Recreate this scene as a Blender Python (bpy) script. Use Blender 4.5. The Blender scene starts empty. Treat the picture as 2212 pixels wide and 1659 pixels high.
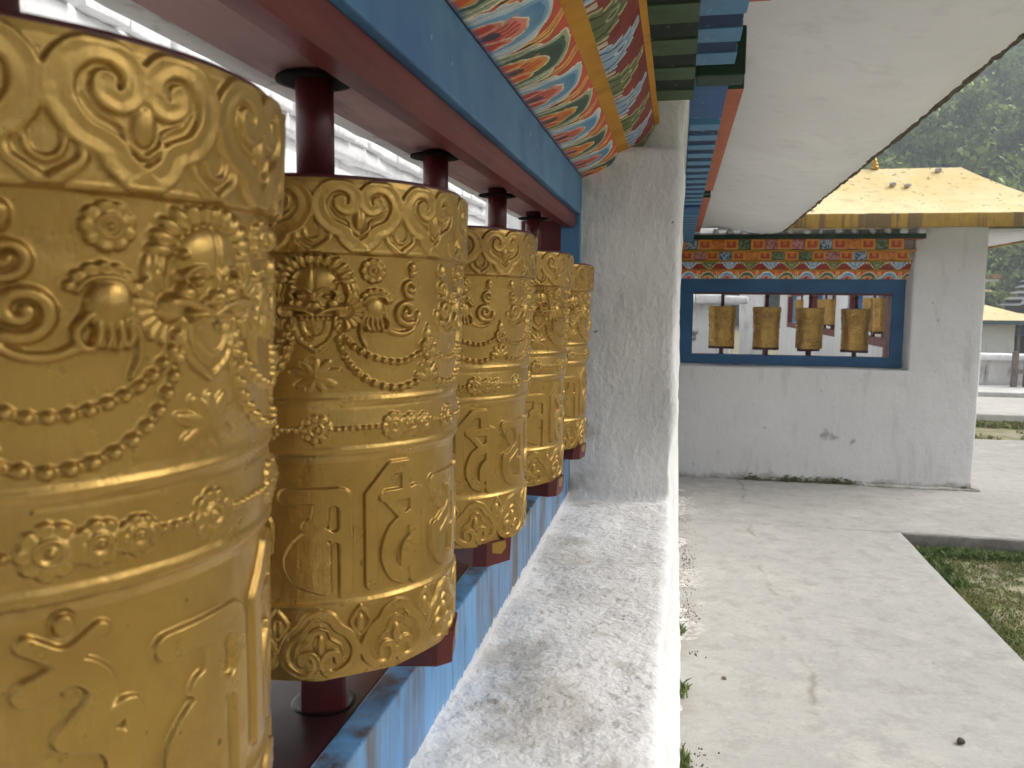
import bpy, bmesh, math, random
import numpy as np
from mathutils import Vector, Matrix
random.seed(7); rng = np.random.default_rng(11)
scene = bpy.context.scene
COL = scene.collection
GZ = 1.572                       # camera height above the path; built with the eye at z = 0, lifted at the end

# ------------------------------------------------------------------ camera
F_PX, CX, CY = 1770.0, 1106.0, 829.5      # on a 2212 x 1659 picture
def cam_axes(vp=(1465, 655), roll=.03):
    dy = np.array([vp[0]-CX, -(vp[1]-CY), F_PX]); dy /= np.linalg.norm(dy)
    u0 = np.array([math.sin(roll), math.cos(roll), 0.]); up = u0-dy*u0.dot(dy); up /= np.linalg.norm(up)
    return np.array([-np.cross(dy, up), dy, up])
AX = cam_axes()
cam_d = bpy.data.cameras.new('camera'); cam = bpy.data.objects.new('camera', cam_d); COL.objects.link(cam)
M3 = Matrix([[AX[i][0], AX[i][1], -AX[i][2]] for i in range(3)])
cam.matrix_world = Matrix.Translation((0, 0, GZ)) @ M3.to_4x4()
cam_d.sensor_width = 36; cam_d.lens = F_PX/2212*36
cam_d.clip_start = .02; cam_d.clip_end = 3000
cam_d.dof.use_dof = True; cam_d.dof.focus_distance = 1.35; cam_d.dof.aperture_fstop = 17
scene.camera = cam

# ------------------------------------------------------------------ sky, sun, exposure
SUN_EL, SUN_AZ = math.radians(46), math.radians(80)     # azimuth measured from +y towards +x
w = bpy.data.worlds.new('World'); scene.world = w; w.use_nodes = True
nt = w.node_tree; nt.nodes.clear()
sky = nt.nodes.new('ShaderNodeTexSky'); sky.sky_type = 'NISHITA'; sky.sun_disc = False
sky.sun_elevation = SUN_EL; sky.sun_rotation = SUN_AZ; sky.air_density = 1.0; sky.dust_density = 4.0
hs = nt.nodes.new('ShaderNodeHueSaturation'); hs.inputs['Saturation'].default_value = .22
bg = nt.nodes.new('ShaderNodeBackground'); bg.inputs['Strength'].default_value = .15
wo = nt.nodes.new('ShaderNodeOutputWorld')
nt.links.new(sky.outputs[0], hs.inputs['Color']); nt.links.new(hs.outputs[0], bg.inputs[0]); nt.links.new(bg.outputs[0], wo.inputs[0])
sun_d = bpy.data.lights.new('sun', 'SUN'); sun = bpy.data.objects.new('sun', sun_d); COL.objects.link(sun)
sun_d.energy = 1.5; sun_d.angle = math.radians(40); sun_d.color = (1, .96, .9)
sd = Vector((math.sin(SUN_AZ)*math.cos(SUN_EL), math.cos(SUN_AZ)*math.cos(SUN_EL), math.sin(SUN_EL)))
sun.rotation_euler = sd.to_track_quat('Z', 'Y').to_euler(); sun.location = (5, -5, 20)
scene.view_settings.view_transform = 'Standard'; scene.view_settings.look = 'None'
scene.view_settings.exposure = .95; scene.view_settings.gamma = 1
scene.cycles.max_bounces = 5; scene.cycles.diffuse_bounces = 3; scene.cycles.glossy_bounces = 2; scene.cycles.time_limit = 780; scene.cycles.volume_bounces = 0
scene.cycles.adaptive_threshold = .035; scene.cycles.caustics_reflective = False; scene.cycles.caustics_refractive = False
scene.cycles.use_denoising = True

# ------------------------------------------------------------------ helpers
def lin(r, g, b):
    f = lambda c: (c/255/12.92) if c <= 10 else ((c/255+.055)/1.055)**2.4
    return (f(r), f(g), f(b), 1)
def tag(o, label=None, cat=None, group=None, kind=None):
    if label: o['label'] = label
    if cat: o['category'] = cat
    if group: o['group'] = group
    if kind: o['kind'] = kind
    return o
def link(o, parent=None):
    COL.objects.link(o)
    if parent is not None: o.parent = parent
    return o
def empty(name, loc=(0, 0, 0), rz=0):
    o = bpy.data.objects.new(name, None); o.location = loc; o.rotation_euler = (0, 0, rz); o.empty_display_size = .1
    return link(o)
def mesh(name, V, F, mat, parent=None, smooth=False, mats=None, midx=None):
    me = bpy.data.meshes.new(name); me.from_pydata([tuple(v) for v in V], [], F)
    for m in (mats or [mat]): me.materials.append(m)
    if midx is not None: me.polygons.foreach_set('material_index', midx)
    if smooth: me.polygons.foreach_set('use_smooth', [True]*len(me.polygons))
    me.update()
    return link(bpy.data.objects.new(name, me), parent)
def from_bm(name, bm, mat, parent=None, smooth=False):
    bmesh.ops.recalc_face_normals(bm, faces=bm.faces)
    me = bpy.data.meshes.new(name); bm.to_mesh(me); bm.free(); me.materials.append(mat)
    if smooth: me.polygons.foreach_set('use_smooth', [True]*len(me.polygons))
    return link(bpy.data.objects.new(name, me), parent)
def grid(name, P, mat, parent=None, colors=None, wrap=False, smooth=True, flip=False):
    n, m = P.shape[:2]
    idx = np.arange(n*m).reshape(n, m)
    if wrap: idx = np.concatenate([idx, idx[:, :1]], 1)
    a, b, c, d = idx[:-1, :-1], idx[:-1, 1:], idx[1:, 1:], idx[1:, :-1]
    q = np.stack([a, d, c, b] if flip else [a, b, c, d], -1).reshape(-1, 4)
    me = bpy.data.meshes.new(name)
    me.vertices.add(n*m); me.vertices.foreach_set('co', P.reshape(-1).astype(np.float32))
    me.loops.add(q.size); me.loops.foreach_set('vertex_index', q.reshape(-1).astype(np.int32))
    me.polygons.add(len(q)); me.polygons.foreach_set('loop_start', np.arange(0, q.size, 4, dtype=np.int32))
    me.polygons.foreach_set('use_smooth', np.full(len(q), smooth))
    me.update(calc_edges=True); me.validate()
    if colors is not None:
        at = me.color_attributes.new('paint', 'FLOAT_COLOR', 'POINT')
        c4 = np.ones((n*m, 4), np.float32); c4[:, :3] = colors.reshape(-1, 3); at.data.foreach_set('color', c4.reshape(-1))
    me.materials.append(mat)
    return link(bpy.data.objects.new(name, me), parent)
def box_data(x0, x1, y0, y1, z0, z1):
    V = [(x, y, z) for x in (x0, x1) for y in (y0, y1) for z in (z0, z1)]
    return V, [(0, 1, 3, 2), (4, 6, 7, 5), (0, 4, 5, 1), (2, 3, 7, 6), (0, 2, 6, 4), (1, 5, 7, 3)]
def box(name, x0, x1, y0, y1, z0, z1, mat, parent=None, bevel=0.0, seg=2):
    if x1 < x0: x0, x1 = x1, x0
    if y1 < y0: y0, y1 = y1, y0
    V, F = box_data(x0, x1, y0, y1, z0, z1)
    if not bevel: return mesh(name, V, F, mat, parent)
    bm = bmesh.new(); vs = [bm.verts.new(v) for v in V]
    for f in F: bm.faces.new([vs[i] for i in f])
    bmesh.ops.bevel(bm, geom=list(bm.edges), offset=bevel, segments=seg, affect='EDGES', profile=.5)
    return from_bm(name, bm, mat, parent, False)
def hashn(i, j, k):
    n = (i*374761393+j*668265263+k*1274126177) & 0xffffffff
    n = ((n ^ (n >> 13))*1274126177) & 0xffffffff
    return ((n ^ (n >> 16)) & 0xffff)/65535.
def vnoise(P, s=1.0, seed=0):
    Q = np.asarray(P, float)*s+seed*17.3+1000; I = np.floor(Q).astype(np.int64); f = Q-I; f = f*f*(3-2*f)
    r = 0
    for a in (0, 1):
        for b in (0, 1):
            for c in (0, 1):
                wgt = (f[..., 0] if a else 1-f[..., 0])*(f[..., 1] if b else 1-f[..., 1])*(f[..., 2] if c else 1-f[..., 2])
                r = r+wgt*hashn(I[..., 0]+a, I[..., 1]+b, I[..., 2]+c)
    return r*2-1
def fbm(P, s=1.0, octv=4, seed=0):
    r = 0; a = 1.; t = 0
    for o in range(octv): r = r+a*vnoise(P, s*2**o, seed+o); t += a; a *= .5
    return r/t
def rough_solid(name, profile, to3, t0, t1, mat, parent=None, bevel=.012, seg=3, step=.04, amp=.006, freq=6., cutbox=None, shape=None):
    """extrude a profile polygon, round its edges, cut it into small facets and make it uneven like hand-laid plaster"""
    bm = bmesh.new()
    a = [bm.verts.new(to3(p, t0)) for p in profile]; b = [bm.verts.new(to3(p, t1)) for p in profile]
    n = len(profile)
    bm.faces.new(a); bm.faces.new(b[::-1])
    for i in range(n): bm.faces.new((a[i], b[i], b[(i+1) % n], a[(i+1) % n]))
    bmesh.ops.recalc_face_normals(bm, faces=bm.faces)
    bmesh.ops.bevel(bm, geom=list(bm.edges), offset=bevel, segments=seg, affect='EDGES', profile=.5)
    co = np.array([v.co for v in bm.verts]); lo, hi = co.min(0), co.max(0)
    for ax in range(3):
        l, h = lo[ax], hi[ax]
        if cutbox and cutbox[ax]: l, h = max(l, cutbox[ax][0]), min(h, cutbox[ax][1])
        k = int((h-l)/step)
        for i in range(1, k+1):
            p = [0, 0, 0]; p[ax] = l+(h-l)*i/(k+1); nn = [0, 0, 0]; nn[ax] = 1
            bmesh.ops.bisect_plane(bm, geom=list(bm.verts)+list(bm.edges)+list(bm.faces), plane_co=p, plane_no=nn)
    bm.normal_update()
    co = np.array([v.co for v in bm.verts]); no = np.array([v.normal for v in bm.verts])
    d = fbm(co, freq, 4, 3)*amp*1.6+vnoise(co, freq*.22, 9)*amp
    co = co+no*d[:, None]
    if shape is not None: co = shape(co)
    for v, c in zip(bm.verts, co): v.co = c
    return from_bm(name, bm, mat, parent, True)
def rough_box(name, x0, x1, y0, y1, z0, z1, mat, parent=None, **k):
    return rough_solid(name, [(x0, z0), (x1, z0), (x1, z1), (x0, z1)], lambda p, t: (p[0], t, p[1]), y0, y1, mat, parent, **k)
def lathe(name, prof, mat, parent=None, seg=32, smooth=True, cx=0, cy=0):
    V = []; F = []
    for r, z in prof:
        for i in range(seg): V.append((cx+r*math.cos(2*math.pi*i/seg), cy+r*math.sin(2*math.pi*i/seg), z))
    for j in range(len(prof)-1):
        for i in range(seg): F.append((j*seg+i, j*seg+(i+1) % seg, (j+1)*seg+(i+1) % seg, (j+1)*seg+i))
    F.append(tuple(range(seg))[::-1]); F.append(tuple((len(prof)-1)*seg+i for i in range(seg)))
    return mesh(name, V, F, mat, parent, smooth)

# ------------------------------------------------------------------ materials
class NB:
    def __init__(s, name):
        s.m = bpy.data.materials.new(name); s.m.use_nodes = True; s.t = s.m.node_tree; s.t.nodes.clear()
        s.out = s.n('ShaderNodeOutputMaterial'); s.b = s.n('ShaderNodeBsdfPrincipled'); s.l(s.b.outputs[0], s.out.inputs[0])
        s.tc = s.n('ShaderNodeTexCoord'); s.P = s.tc.outputs['Object']; s.h = None
    def n(s, t): return s.t.nodes.new(t)
    def l(s, a, b): s.t.links.new(a, b)
    def geo(s): s.P = s.n('ShaderNodeNewGeometry').outputs['Position']
    def mapping(s, scale=(1, 1, 1), src=None, rand=False):
        m = s.n('ShaderNodeMapping'); m.inputs['Scale'].default_value = scale; s.l(src or s.P, m.inputs['Vector'])
        if rand:
            oi = s.n('ShaderNodeObjectInfo'); mu = s.n('ShaderNodeVectorMath'); mu.operation = 'SCALE'; mu.inputs[0].default_value = (37, 91, 53)
            s.l(oi.outputs['Random'], mu.inputs['Scale']); s.l(mu.outputs[0], m.inputs['Location'])
        return m.outputs[0]
    def noise(s, sc, det=4, rough=.55, src=None, dist=0):
        det = min(det, 3.6); n = s.n('ShaderNodeTexNoise'); n.inputs['Scale'].default_value = sc; n.inputs['Detail'].default_value = det
        n.inputs['Roughness'].default_value = rough; n.inputs['Distortion'].default_value = dist; s.l(src or s.P, n.inputs['Vector']); return n.outputs[0]
    def ramp(s, src, a, b, c0=(0, 0, 0, 1), c1=(1, 1, 1, 1)):
        r = s.n('ShaderNodeValToRGB'); e = r.color_ramp.elements; e[0].position = a; e[1].position = b; e[0].color = c0; e[1].color = c1
        s.l(src, r.inputs[0]); return r.outputs[0]
    def mix(s, fac, a, b, mode='MIX'):
        m = s.n('ShaderNodeMix'); m.data_type = 'RGBA'; m.blend_type = mode
        for v, i in ((fac, 0), (a, 6), (b, 7)):
            if hasattr(v, 'default_value') and hasattr(v, 'is_linked'): s.l(v, m.inputs[i])
            else: m.inputs[i].default_value = v
        return m.outputs[2]
    def math(s, op, a, b=0., clamp=False):
        m = s.n('ShaderNodeMath'); m.operation = op; m.use_clamp = clamp
        for v, i in ((a, 0), (b, 1)):
            if hasattr(v, 'is_linked'): s.l(v, m.inputs[i])
            else: m.inputs[i].default_value = v
        return m.outputs[0]
    def xyz(s, src=None):
        x = s.n('ShaderNodeSeparateXYZ'); s.l(src or s.P, x.inputs[0]); return x.outputs
    def bump(s, src, st, dist):
        b = s.n('ShaderNodeBump'); b.inputs['Strength'].default_value = st; b.inputs['Distance'].default_value = dist; s.l(src, b.inputs['Height'])
        if s.h is not None: s.l(s.h, b.inputs['Normal'])
        s.h = b.outputs[0]; s.l(s.h, s.b.inputs['Normal'])
    def fin(s, color, rough=.6, metal=0., spec=None):
        for v, k in ((color, 'Base Color'), (rough, 'Roughness'), (metal, 'Metallic')):
            if hasattr(v, 'is_linked'): s.l(v, s.b.inputs[k])
            else: s.b.inputs[k].default_value = v
        if spec is not None: s.b.inputs['Specular IOR Level'].default_value = spec
        return s.m

def blob_mask(nb, spots, wob=.6, wsc=26.):
    """stains of fixed place: ellipses (x, y, z, radius) with wobbly rims, joined"""
    nz = nb.noise(wsc, 5, .65); tot = None
    nv = nb.n('ShaderNodeTexNoise'); nv.inputs['Scale'].default_value = 11; nv.inputs['Detail'].default_value = 4; nb.l(nb.P, nv.inputs['Vector'])
    sb = nb.n('ShaderNodeVectorMath'); sb.operation = 'SUBTRACT'; nb.l(nv.outputs['Color'], sb.inputs[0]); sb.inputs[1].default_value = (.5, .5, .5)
    ml = nb.n('ShaderNodeVectorMath'); ml.operation = 'MULTIPLY'; nb.l(sb.outputs[0], ml.inputs[0]); ml.inputs[1].default_value = (.16, .16, .05)
    ad = nb.n('ShaderNodeVectorMath'); ad.operation = 'ADD'; nb.l(nb.P, ad.inputs[0]); nb.l(ml.outputs[0], ad.inputs[1])
    for (x, y, z, r) in spots:
        d = nb.n('ShaderNodeVectorMath'); d.operation = 'DISTANCE'; nb.l(ad.outputs[0], d.inputs[0]); d.inputs[1].default_value = (x, y, z)
        v = nb.math('DIVIDE', d.outputs['Value'], r); v = nb.math('ADD', v, nb.math('MULTIPLY', nb.math('SUBTRACT', nz, .5), wob*3))
        v = nb.math('SUBTRACT', 1.25, v, True); v = nb.math('MULTIPLY', v, 1.3, True)
        tot = v if tot is None else nb.math('MAXIMUM', tot, v)
    return tot

def foot_dirt(nb, c, z0, hgt):
    z = nb.math('DIVIDE', nb.math('SUBTRACT', nb.xyz()[2], z0), hgt); z = nb.math('ADD', z, nb.math('MULTIPLY', nb.math('SUBTRACT', nb.noise(5, 4.5, .7), .5), 2.6))
    z = nb.math('ADD', z, nb.math('MULTIPLY', nb.math('SUBTRACT', nb.noise(34, 4, .7), .5), 1.0)); m = nb.math('SUBTRACT', 1.0, z, True)
    return nb.mix(nb.math('MULTIPLY', m, .85), c, nb.mix(nb.ramp(nb.noise(3, 4, .6), .42, .58), (.17, .16, .10, 1), (.20, .175, .145, 1)))
def mat_plaster(name, base=(.74, .73, .71, 1), dirt=(.30, .27, .23, 1), amount=.5, bump=1.0, scale=1.0, spots=None, spotcol=(.29, .25, .19, 1), spotfac=.75, worn=0., foot=None):
    nb = NB(name)
    big = nb.noise(1.7*scale, 5, .6); mid = nb.noise(11*scale, 6, .65); fine = nb.noise(70*scale, 4, .6)
    st = nb.noise(1, 5, .65, nb.mapping((14*scale, 14*scale, 3.2*scale)))
    c = nb.mix(nb.ramp(big, .35, .7), base, tuple(v*.86 for v in base[:3])+(1,))
    c = nb.mix(nb.ramp(mid, .4, .75), c, tuple(v*.9 for v in base[:3])+(1,))
    m1 = nb.math('MULTIPLY', nb.ramp(st, .56, .72), amount)
    c = nb.mix(m1, c, dirt)
    sp = nb.noise(46*scale, 3, .5); m2 = nb.math('MULTIPLY', nb.ramp(sp, .70, .76), amount*1.2, True)
    c = nb.mix(m2, c, tuple(v*.5 for v in dirt[:3])+(1,))
    if worn:
        wn = nb.noise(6.5*scale, 8, .72, dist=.4); m4 = nb.math('MULTIPLY', nb.ramp(wn, .47, .66), worn, True)
        c = nb.mix(m4, c, (.42, .39, .34, 1))
        wf = nb.noise(120*scale, 3, .6); m5 = nb.math('MULTIPLY', nb.math('MULTIPLY', nb.ramp(wf, .52, .62), nb.ramp(wn, .36, .6)), .75, True)
        c = nb.mix(m5, c, (.24, .21, .17, 1))
    if spots:
        bm_ = nb.math('MULTIPLY', blob_mask(nb, spots), spotfac); grain = nb.ramp(nb.noise(90, 4, .7), .3, .7)
        c = nb.mix(nb.math('MULTIPLY', bm_, nb.math('ADD', .55, nb.math('MULTIPLY', grain, .45))), c, spotcol)
    if foot: c = foot_dirt(nb, c, *foot)
    nb.bump(mid, .5*bump, .012/scale); nb.bump(fine, .45*bump, .0022/scale)
    nb.bump(nb.noise(1, 4, .6, nb.mapping((30*scale, 30*scale, 9*scale))), .4*bump, .006/scale)
    return nb.fin(c, .88, 0, .25)

def mat_paint(name, col, col2=None, rough=.42, dirt=(.07, .05, .04, 1), amount=.35, scale=1.0, streak=(12, 12, 2.5), bump=.3, chips=0., chipcol=(.7, .68, .65, 1)):
    nb = NB(name); col2 = col2 or tuple(v*.72 for v in col[:3])+(1,)
    big = nb.noise(4*scale, 5, .6); c = nb.mix(nb.ramp(big, .35, .68), col, col2)
    st = nb.noise(1, 6, .65, nb.mapping(tuple(v*scale for v in streak)))
    c = nb.mix(nb.math('MULTIPLY', nb.ramp(st, .52, .70), amount, True), c, dirt)
    fine = nb.noise(140*scale, 4, .6)
    if chips:
        cn = nb.noise(34*scale, 4, .6); c = nb.mix(nb.math('MULTIPLY', nb.ramp(cn, .70, .715), chips), c, chipcol)
    nb.bump(big, .2*bump, .01); nb.bump(st, .25*bump, .004); nb.bump(fine, .3*bump, .001)
    r = nb.math('ADD', rough-.08, nb.math('MULTIPLY', st, .22))
    return nb.fin(c, r, 0, .45 if rough < .45 else .2)

def mat_gold(name='gold_paint', stain=.55, s0=.60, s1=.72):
    nb = NB(name); P = nb.mapping((1, 1, 1), rand=True)
    n1 = nb.noise(9, 6, .62, P); n2 = nb.noise(46, 5, .6, P); n3 = nb.noise(1, 5, .6, nb.mapping((160, 160, 24)))
    c = nb.mix(nb.ramp(n1, .36, .66), (.50, .315, .088, 1), (.395, .235, .058, 1))
    c = nb.mix(nb.math('MULTIPLY', nb.ramp(n2, .52, .74), .5), c, (.37, .21, .06, 1))
    gr = nb.noise(5.2, 7, .7, P); c = nb.mix(nb.math('MULTIPLY', nb.ramp(gr, s0, s1), stain), c, (.17, .085, .03, 1))
    sp = nb.noise(150, 2, .5, P); c = nb.mix(nb.math('MULTIPLY', nb.ramp(sp, .74, .78), .7), c, (.09, .05, .025, 1))
    nb.bump(n2, .35, .003); nb.bump(n3, .5, .001)
    r = nb.math('ADD', .17, nb.math('MULTIPLY', n2, .28))
    m = nb.fin(c, r, nb.math('SUBTRACT', .70, nb.math('MULTIPLY', nb.ramp(gr, .60, .75), .4)), .5)
    return m

def mat_paintattr(name, rough=.6):
    nb = NB(name); a = nb.n('ShaderNodeAttribute'); a.attribute_name = 'paint'
    n1 = nb.noise(40, 5, .65); c = nb.mix(nb.math('MULTIPLY', nb.ramp(n1, .48, .72), .35), a.outputs['Color'], (.16, .12, .10, 1))
    n2 = nb.noise(260, 3, .6); nb.bump(n2, .3, .001)
    return nb.fin(c, rough, 0, .3)

def mat_concrete():
    nb = NB('path_concrete')
    a = nb.noise(.9, 6, .62); b = nb.noise(1, 7, .68, nb.mapping((5, 9, 5))); f = nb.noise(55, 6, .75)
    c = nb.mix(nb.ramp(a, .32, .68), (.375, .365, .34, 1), (.445, .43, .395, 1))
    c = nb.mix(nb.math('MULTIPLY', nb.ramp(b, .44, .70), .5), c, (.32, .312, .295, 1))
    c = nb.mix(nb.math('MULTIPLY', nb.ramp(nb.noise(2.6, 6, .6), .56, .72), .5), c, (.53, .51, .46, 1))
    c = nb.mix(nb.math('MULTIPLY', nb.ramp(f, .50, .68), .45), c, (.29, .275, .25, 1))
    sp = nb.noise(30, 3, .6); c = nb.mix(nb.math('MULTIPLY', nb.ramp(sp, .715, .745), .75), c, (.16, .14, .12, 1))
    x = nb.xyz()
    c = nb.mix(nb.math('MULTIPLY', nb.ramp(nb.noise(7, 4.5, .75), .50, .64), .55), c, (.29, .275, .25, 1)); c = nb.mix(nb.math('MULTIPLY', nb.ramp(nb.noise(13, 4.5, .75), .54, .70), .35), c, (.52, .50, .46, 1))
    # a wandering hairline joint down the middle of the path, earth and lime along the foot of the wall
    wv = nb.noise(1.6, 4, .6); wv2 = nb.noise(14, 4, .6)
    cl = nb.math('ABSOLUTE', nb.math('SUBTRACT', x[0], nb.math('ADD', .56, nb.math('MULTIPLY', nb.math('SUBTRACT', wv, .5), .35))))
    cl = nb.math('ADD', cl, nb.math('MULTIPLY', nb.math('SUBTRACT', wv2, .5), .05))
    crack = nb.ramp(cl, 0, .022, (1, 1, 1, 1), (0, 0, 0, 1)); brk = nb.ramp(nb.noise(2.2, 4, .6), .47, .58)
    c = nb.mix(nb.math('MULTIPLY', nb.math('MULTIPLY', crack, brk), .75), c, (.22, .195, .16, 1))
    e = nb.math('ADD', x[0], nb.math('MULTIPLY', nb.math('SUBTRACT', nb.noise(7, 6, .65), .5), .22))
    soil = nb.ramp(e, .05, .17, (1, 1, 1, 1), (0, 0, 0, 1)); patch = nb.ramp(nb.noise(1.3, 3, .5), .42, .56)
    c = nb.mix(nb.math('MULTIPLY', nb.math('MULTIPLY', soil, patch), .75), c, (.23, .18, .14, 1))
    lime = nb.ramp(e, .04, .20, (1, 1, 1, 1), (0, 0, 0, 1)); lp = nb.math('MULTIPLY', nb.ramp(nb.noise(1.3, 3, .5), .5, .40), nb.ramp(nb.noise(30, 5, .7), .42, .55))
    c = nb.mix(nb.math('MULTIPLY', nb.math('MULTIPLY', lime, lp), .85), c, (.78, .77, .74, 1))
    nb.bump(b, .25, .010); nb.bump(f, .5, .004); nb.bump(nb.noise(130, 4, .7), .5, .0016)
    return nb.fin(c, .9, 0, .25)

def mat_simple(name, c1, c2, sc=6., rough=.8, bump=.4, bd=.01, det=6, a=.38, b=.66, metal=0.):
    nb = NB(name); n1 = nb.noise(sc, det, .62); n2 = nb.noise(sc*7, 4, .6)
    c = nb.mix(nb.ramp(n1, a, b), c1, c2); c = nb.mix(nb.math('MULTIPLY', nb.ramp(n2, .5, .75), .3), c, tuple(v*.6 for v in c2[:3])+(1,))
    nb.bump(n1, bump, bd); nb.bump(n2, bump, bd*.2)
    return nb.fin(c, rough, metal, .3)

LEDGE_SPOTS = [(-.14, .86, -.447, .075), (-.19, .98, -.447, .04), (-.17, 1.42, -.447, .062), (-.20, 1.50, -.447, .04), (-.04, .74, -.447, .03), (-.10, 1.08, -.447, .02),
               (-.215, 1.855, -.42, .028), (-.19, 1.82, -.447, .03), (-.206, 1.862, .262, .026), (-.21, 1.862, .0, .014), (-.212, 1.862, -.30, .026), (-.205, 1.862, .15, .012), (-.06, 1.15, -.447, .014), (-.045, .98, -.447, .016)]
M_wall = mat_plaster('whitewash_plaster', (.76, .75, .74, 1), (.40, .36, .31, 1), .30, 1.1, worn=.0, spots=LEDGE_SPOTS)
def mat_gallery():
    """whitewash; top of the ledge is trodden and weathered (faces that look up), the rest is cleaner"""
    nb = NB('whitewash_weathered')
    big = nb.noise(1.7, 5, .6); mid = nb.noise(12, 6, .65); fine = nb.noise(75, 4, .6)
    st = nb.noise(1, 5, .65, nb.mapping((16, 16, 4)))
    c = nb.mix(nb.ramp(big, .35, .7), (.86, .855, .85, 1), (.77, .76, .745, 1))
    c = nb.mix(nb.math('MULTIPLY', nb.ramp(st, .58, .74), .35), c, (.46, .43, .39, 1))
    c = nb.mix(nb.math('MULTIPLY', nb.ramp(nb.noise(38, 3, .5), .73, .76), .7), c, (.12, .10, .08, 1))
    g = nb.n('ShaderNodeNewGeometry'); z = nb.xyz(g.outputs['Normal'])[2]; up = nb.ramp(z, .55, .85)
    x = nb.xyz()[0]; inner = nb.ramp(nb.math('ADD', x, nb.math('MULTIPLY', nb.math('SUBTRACT', nb.noise(9, 5, .7), .5), .12)), -.075, -.005, (1, 1, 1, 1), (0, 0, 0, 1))
    wn = nb.noise(7.5, 9, .74, dist=.5); m = nb.math('MULTIPLY', nb.math('MULTIPLY', nb.ramp(wn, .44, .63), up), inner)
    c = nb.mix(nb.math('MULTIPLY', m, .30), c, (.55, .53, .49, 1))
    wf = nb.noise(1, 6, .72, nb.mapping((85, 55, 60))); m5 = nb.math('MULTIPLY', nb.math('MULTIPLY', nb.ramp(wf, .54, .66), nb.math('ADD', .25, nb.ramp(wn, .38, .6))), up, True)
    m5 = nb.math('MULTIPLY', m5, nb.ramp(nb.noise(4.5, 4, .6), .40, .60)); c = nb.mix(nb.math('MULTIPLY', m5, .8), c, (.25, .22, .18, 1))
    b_ = blob_mask(nb, LEDGE_SPOTS); c = nb.mix(nb.math('MULTIPLY', b_, .5), c, nb.mix(nb.ramp(nb.noise(60, 4, .7), .35, .65), (.44, .40, .33, 1), (.33, .29, .23, 1)))
    nb.bump(mid, .6, .014); nb.bump(fine, .6, .0028)
    nb.bump(nb.noise(1, 5, .65, nb.mapping((26, 26, 14))), .6, .013); nb.bump(wf, .35, .003)
    return nb.fin(c, .88, 0, .25)
M_gal = mat_gallery()
M_far = mat_plaster('whitewash_far', (.72, .71, .705, 1), (.36, .33, .28, 1), .34, 1.1, .55,
                    spots=[(1.30, 7.5, -1.135, .045), (1.36, 7.5, -1.15, .03), (1.50, 7.5, -1.185, .03), (.80, 7.5, -1.09, .014), (2.15, 7.5, -.12, .014), (2.25, 7.5, -.15, .01)], spotcol=(.16, .14, .11, 1), foot=(-1.58, .075))
M_court = mat_plaster('whitewash_court', (.87, .87, .87, 1), (.34, .32, .29, 1), .4, 1.5, .7)
M_soffit = mat_plaster('soffit_plaster', (.76, .755, .745, 1), (.36, .35, .34, 1), .22, .6, .6)
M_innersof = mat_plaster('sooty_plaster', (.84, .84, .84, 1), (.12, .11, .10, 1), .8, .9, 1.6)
M_maroon = mat_paint('maroon_paint', (.115, .016, .017, 1), (.072, .011, .013, 1), .36, (.03, .02, .02, 1), .4, 1.5, chips=.25)
M_board = mat_paint('worn_maroon_board', (.40, .215, .21, 1), (.30, .14, .135, 1), .5, (.09, .065, .06, 1), .75, 1.2, (30, 4, 30), .5)
M_sill = mat_paint('greasy_maroon_sill', (.10, .014, .016, 1), (.022, .014, .015, 1), .34, (.014, .011, .012, 1), .85, 1.0, (10, 5, 10), .4, .15)
M_red = mat_paint('red_rail_paint', (.19, .030, .026, 1), (.125, .017, .017, 1), .42, (.05, .02, .02, 1), .5, 1.2, (30, 3, 30), .3, .2)
M_blue = mat_paint('blue_paint', (.115, .27, .45, 1), (.08, .19, .39, 1), .45, (.05, .11, .24, 1), .4, 1.0, (9, 9, 9), .4, .35)
M_bluelow = None
def mat_bluelow():
    nb = NB('blue_paint_stained'); c = nb.mix(nb.ramp(nb.noise(5, 4, .6), .35, .65), (.13, .34, .62, 1), (.10, .27, .53, 1))
    big = nb.ramp(nb.noise(1, 4, .6, nb.mapping((8, 6.5, .8))), .455, .55); fin = nb.ramp(nb.noise(1, 4, .7, nb.mapping((28, 28, 4))), .40, .60)
    c = nb.mix(nb.math('MULTIPLY', big, nb.math('ADD', .25, nb.math('MULTIPLY', fin, .75))), c, (.085, .07, .06, 1))
    c = nb.mix(nb.math('MULTIPLY', nb.ramp(nb.noise(1, 4, .7, nb.mapping((45, 45, 9))), .60, .68), .6), c, (.06, .06, .07, 1))
    x = nb.xyz()[2]; lime = nb.math('LESS_THAN', nb.math('ADD', x, nb.math('MULTIPLY', nb.noise(60, 4, .7), .03)), -.421)
    c = nb.mix(nb.math('MULTIPLY', lime, .8), c, (.74, .73, .71, 1))
    nb.bump(fin, .3, .002); nb.bump(nb.noise(140, 4, .6), .3, .001); return nb.fin(c, .38, 0, .45)
M_bluelow = mat_bluelow()
M_bluefar = mat_paint('blue_paint_far', (.04, .13, .27, 1), (.03, .10, .215, 1), .5, (.02, .03, .06, 1), .3, .6, (6, 6, 6), .3)
M_gold = mat_gold(); M_goldst = mat_gold('gold_paint_stained', .8, .40, .58)
M_mural = mat_paintattr('mural_paint')
M_yel = mat_paint('yellow_paint', (.58, .29, .022, 1), (.50, .22, .02, 1), .55, (.22, .11, .04, 1), .35, 2.0, (8, 8, 8))
M_lblue = mat_paint('light_blue_paint', (.10, .255, .43, 1), (.075, .20, .36, 1), .55, (.5, .5, .48, 1), .12, 2, (9, 9, 9), .3, .8)
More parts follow.
